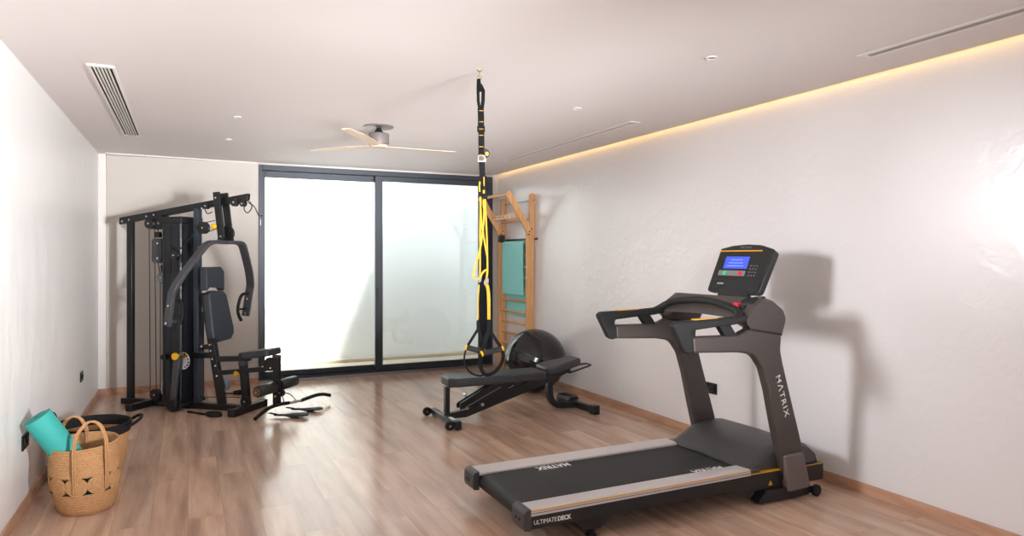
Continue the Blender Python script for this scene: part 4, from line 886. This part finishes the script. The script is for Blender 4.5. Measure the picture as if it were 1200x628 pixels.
def basket_front():
    t = thing('basket', 'round natural jute basket with open rosette band and two loop handles', 'basket', (-0.545, 4.815, 0))
    lift = lambda a: 0.012 * math.sin(a + 0.4)
    o = solid(obj('basket_wall', basket_wall((0, 0), (0.145, 0.165), (-0.028, 0.040), (0.186, 0.186), 0.385, lift=lift), M['jute'], t, smooth=80), 0.006)
    obj('basket_base', MB().plan(oval(0.135, 0.155, 40), 0.0, 0.012), M['jute'], t, 0.004)
    rim = [(-0.028 + 0.186 * math.cos(a), 0.040 + 0.186 * math.sin(a), 0.387 + lift(a)) for a in [2 * PI * k / 60 for k in range(60)]]
    obj('rim_cord', MB().tube(rim, 0.0065, 8, closed=True), M['jute'], t)
    def hnd(pts):
        mb = MB(); c = [Vector(p) for p in cat(pts, 7)]
        for dxy in (-0.005, 0.005):
            mb.tube([p + Vector((dxy, dxy * 0.4, 0)) for p in c], 0.0056, 8)
        return mb
    obj('handle', hnd([(-0.043, -0.176, 0.14), (-0.045, -0.178, 0.25), (-0.048, -0.162, 0.39), (-0.035, -0.14, 0.47), (0.02, -0.12, 0.535), (0.075, -0.115, 0.515), (0.105, -0.125, 0.44), (0.112, -0.128, 0.38), (0.115, -0.135, 0.24), (0.112, -0.137, 0.14)]), M['jute'], t)
    obj('handle', hnd([(-0.155, 0.192, 0.26), (-0.155, 0.19, 0.38), (-0.15, 0.19, 0.46), (-0.11, 0.19, 0.51), (-0.06, 0.19, 0.50), (-0.03, 0.19, 0.44), (-0.025, 0.205, 0.38), (-0.025, 0.215, 0.26)]), M['jute'], t)
basket_front()
def basket_back():
    t = thing('basket', 'jute basket with black rim band and black handles behind the other basket', 'basket', (-0.60, 5.51, 0))
    solid(obj('basket_wall', basket_wall((0, 0), (0.18, 0.19), (0, 0), (0.235, 0.245), 0.30, holes=False, bulge=0.008, nt=160, nz=80), M['jute'], t, smooth=80), 0.006)
    obj('basket_base', MB().plan(oval(0.165, 0.175, 40), 0.0, 0.012), M['jute'], t, 0.004)
    lift = lambda a: 0.0
    rb = MB(); ring = lambda r, z: [(r * math.cos(a), (r + 0.01) * math.sin(a), z) for a in [2 * PI * k / 60 for k in range(60)]]
    rb.loft([ring(0.236, 0.296), ring(0.244, 0.325), ring(0.245, 0.362), ring(0.238, 0.366), ring(0.234, 0.362), ring(0.233, 0.325), ring(0.226, 0.296)], closed=True)
    obj('rim_band', rb, M['juteb'], t, smooth=60)
    for a0 in (math.radians(-8), math.radians(172)):
        c, s = math.cos(a0), math.sin(a0)
        def q(r, tt, z): return (r * c - tt * s, r * s + tt * c, z)
        if a0 > 1: obj('handle', MB().tube(cat([q(0.236, -0.085, 0.34), q(0.237, -0.075, 0.40), q(0.238, -0.03, 0.435), q(0.238, 0.03, 0.435), q(0.237, 0.075, 0.40), q(0.236, 0.085, 0.34)], 6), 0.011, 10), M['juteb'], t)
        else: obj('handle', MB().tube(cat([q(0.236, -0.085, 0.335), q(0.275, -0.075, 0.355), q(0.305, -0.02, 0.375), q(0.30, 0.05, 0.385), q(0.265, 0.085, 0.375), q(0.236, 0.10, 0.355)], 6), 0.011, 10), M['juteb'], t)
basket_back()
A0 = Vector((-0.485, 4.845, 0.055)); A1 = Vector((-0.792, 4.765, 0.575)); ax = (A1 - A0).normalized(); LEN = (A1 - A0).length
rm = MB(); e1 = ax.cross(Vector((0, 1, 0))).normalized(); e2 = ax.cross(e1)
sp_ = []; TURN = 5.6
for k in range(int(TURN * 30) + 1):
    a = 2 * PI * k / 30; sp_.append((0.016 + (0.079 - 0.016) * k / (TURN * 30), a))
inn = [((r - 0.0100) * math.cos(a), (r - 0.0100) * math.sin(a)) for r, a in sp_]; out_ = [(r * math.cos(a), r * math.sin(a)) for r, a in sp_]
n_ = len(out_)
def mv(p, z): return ax * z + e1 * p[0] + e2 * p[1]
vo0 = [rm.bm.verts.new(mv(p, 0)) for p in out_]; vi0 = [rm.bm.verts.new(mv(p, 0)) for p in inn]
vo1 = [rm.bm.verts.new(mv(p, LEN)) for p in out_]; vi1 = [rm.bm.verts.new(mv(p, LEN)) for p in inn]
for k in range(n_ - 1):
    rm.face([vo0[k], vo0[k + 1], vo1[k + 1], vo1[k]]); rm.face([vi0[k], vi1[k], vi1[k + 1], vi0[k + 1]])
    rm.face([vo1[k], vo1[k + 1], vi1[k + 1], vi1[k]]); rm.face([vo0[k], vi0[k], vi0[k + 1], vo0[k + 1]])
rm.face([vo0[0], vo1[0], vi1[0], vi0[0]]); rm.face([vo0[-1], vi0[-1], vi1[-1], vo1[-1]])
rmo = obj('rolled_mat', rm, M['teald'], None, smooth=50); rmo.location = A0
tag(rmo, 'rolled up teal yoga mat leaning out of the front jute basket', 'mat')

# ------------------------------------------------------------------ light
w = bpy.data.worlds.new('sky'); S.world = w; w.use_nodes = True
bg = w.node_tree.nodes['Background']; bg.inputs['Color'].default_value = (0.80, 0.90, 1.0, 1); bg.inputs['Strength'].default_value = 2.75
def lamp(name, kind, loc, energy, color=(1, 1, 1), aim=None, **kw):
    l = bpy.data.lights.new(name, kind); l.energy = energy; l.color = color
    for k, v in kw.items(): setattr(l, k, v)
    o = bpy.data.objects.new(name, l); COL.objects.link(o); o.location = loc
    if aim: o.rotation_euler = (Vector(aim) - Vector(loc)).to_track_quat('-Z', 'Y').to_euler()
    return o
sun = lamp('sun', 'SUN', (0, 0, 10), 30, (1, 0.97, 0.92), angle=math.radians(4.0))
sun.rotation_euler = Vector((-0.40, 0.3125, -1.0)).to_track_quat('-Z', 'Y').to_euler()
# photographer's flash, bounced off the left wall from behind the camera, with fill lamps added to brighten the ceiling, walls and room
lamp('strobe', 'AREA', (-0.83, 3.75, 1.98), 13.5, (0.96, 0.97, 1.0), (3.887, 3.1, 1.2), shape='RECTANGLE', size=0.6, size_y=0.6, spread=math.radians(62))
lamp('bounce_flash', 'SPOT', (2.6, -1.6, 1.5), 3100, (0.95, 0.97, 1.0), (XL, 5.1, 2.0), spot_size=math.radians(38), spot_blend=1.0, shadow_soft_size=0.25)
lamp('ceiling_fill', 'SPOT', (3.1, -1.9, 0.7), 5000, (0.95, 0.97, 1.0), (1.7, 7.5, ZC), spot_size=math.radians(27), spot_blend=1.0, shadow_soft_size=1.3)  # added fill spot, brightens the ceiling
lamp('far_ceiling_fill', 'SPOT', (0.8, -1.9, 0.8), 4500, (0.97, 0.98, 1.0), (2.0, 8.2, ZC), spot_size=math.radians(17), spot_blend=1.0, shadow_soft_size=1.0)  # added fill spot, lifts the ceiling near the window
lamp('far_wall_fill', 'SPOT', (-0.45, -1.8, 1.9), 900, (0.97, 0.98, 1.0), (XR, 7.3, 1.45), spot_size=math.radians(26), spot_blend=1.0, shadow_soft_size=0.6)  # added fill spot for the dim far end of the right wall
lamp('wall_highlight_fill', 'AREA', (-0.84, 3.95, 2.12), 0.7, (0.97, 0.98, 1.0), (3.887, 2.2, 1.85), shape='RECTANGLE', size=0.3, size_y=0.35, spread=math.radians(17))  # added lamp, makes the bright pool on the right wall
lamp('room_fill', 'AREA', (1.4, -2.1, 1.7), 33, (0.95, 0.97, 1.0), (1.4, 6, 1.5), shape='RECTANGLE', size=3.5, size_y=1.8)

# ------------------------------------------------------------------ camera
cam = bpy.data.cameras.new('camera'); co = bpy.data.objects.new('camera', cam); COL.objects.link(co)
co.location = (0, 0, 1.5); co.rotation_euler = (PI / 2, 0, -math.atan(380 / 805))
cam.sensor_width = 36; cam.lens = 36 * 805 / 1200; cam.shift_y = -12.5 / 1200; cam.clip_start = 0.05
S.camera = co
S.view_settings.view_transform = 'Standard'; S.view_settings.look = 'None'
S.view_settings.exposure = 0.22; S.view_settings.gamma = 1.0; S.view_settings.use_curve_mapping = False
S.cycles.max_bounces = 10; S.cycles.diffuse_bounces = 5; S.cycles.transparent_max_bounces = 8
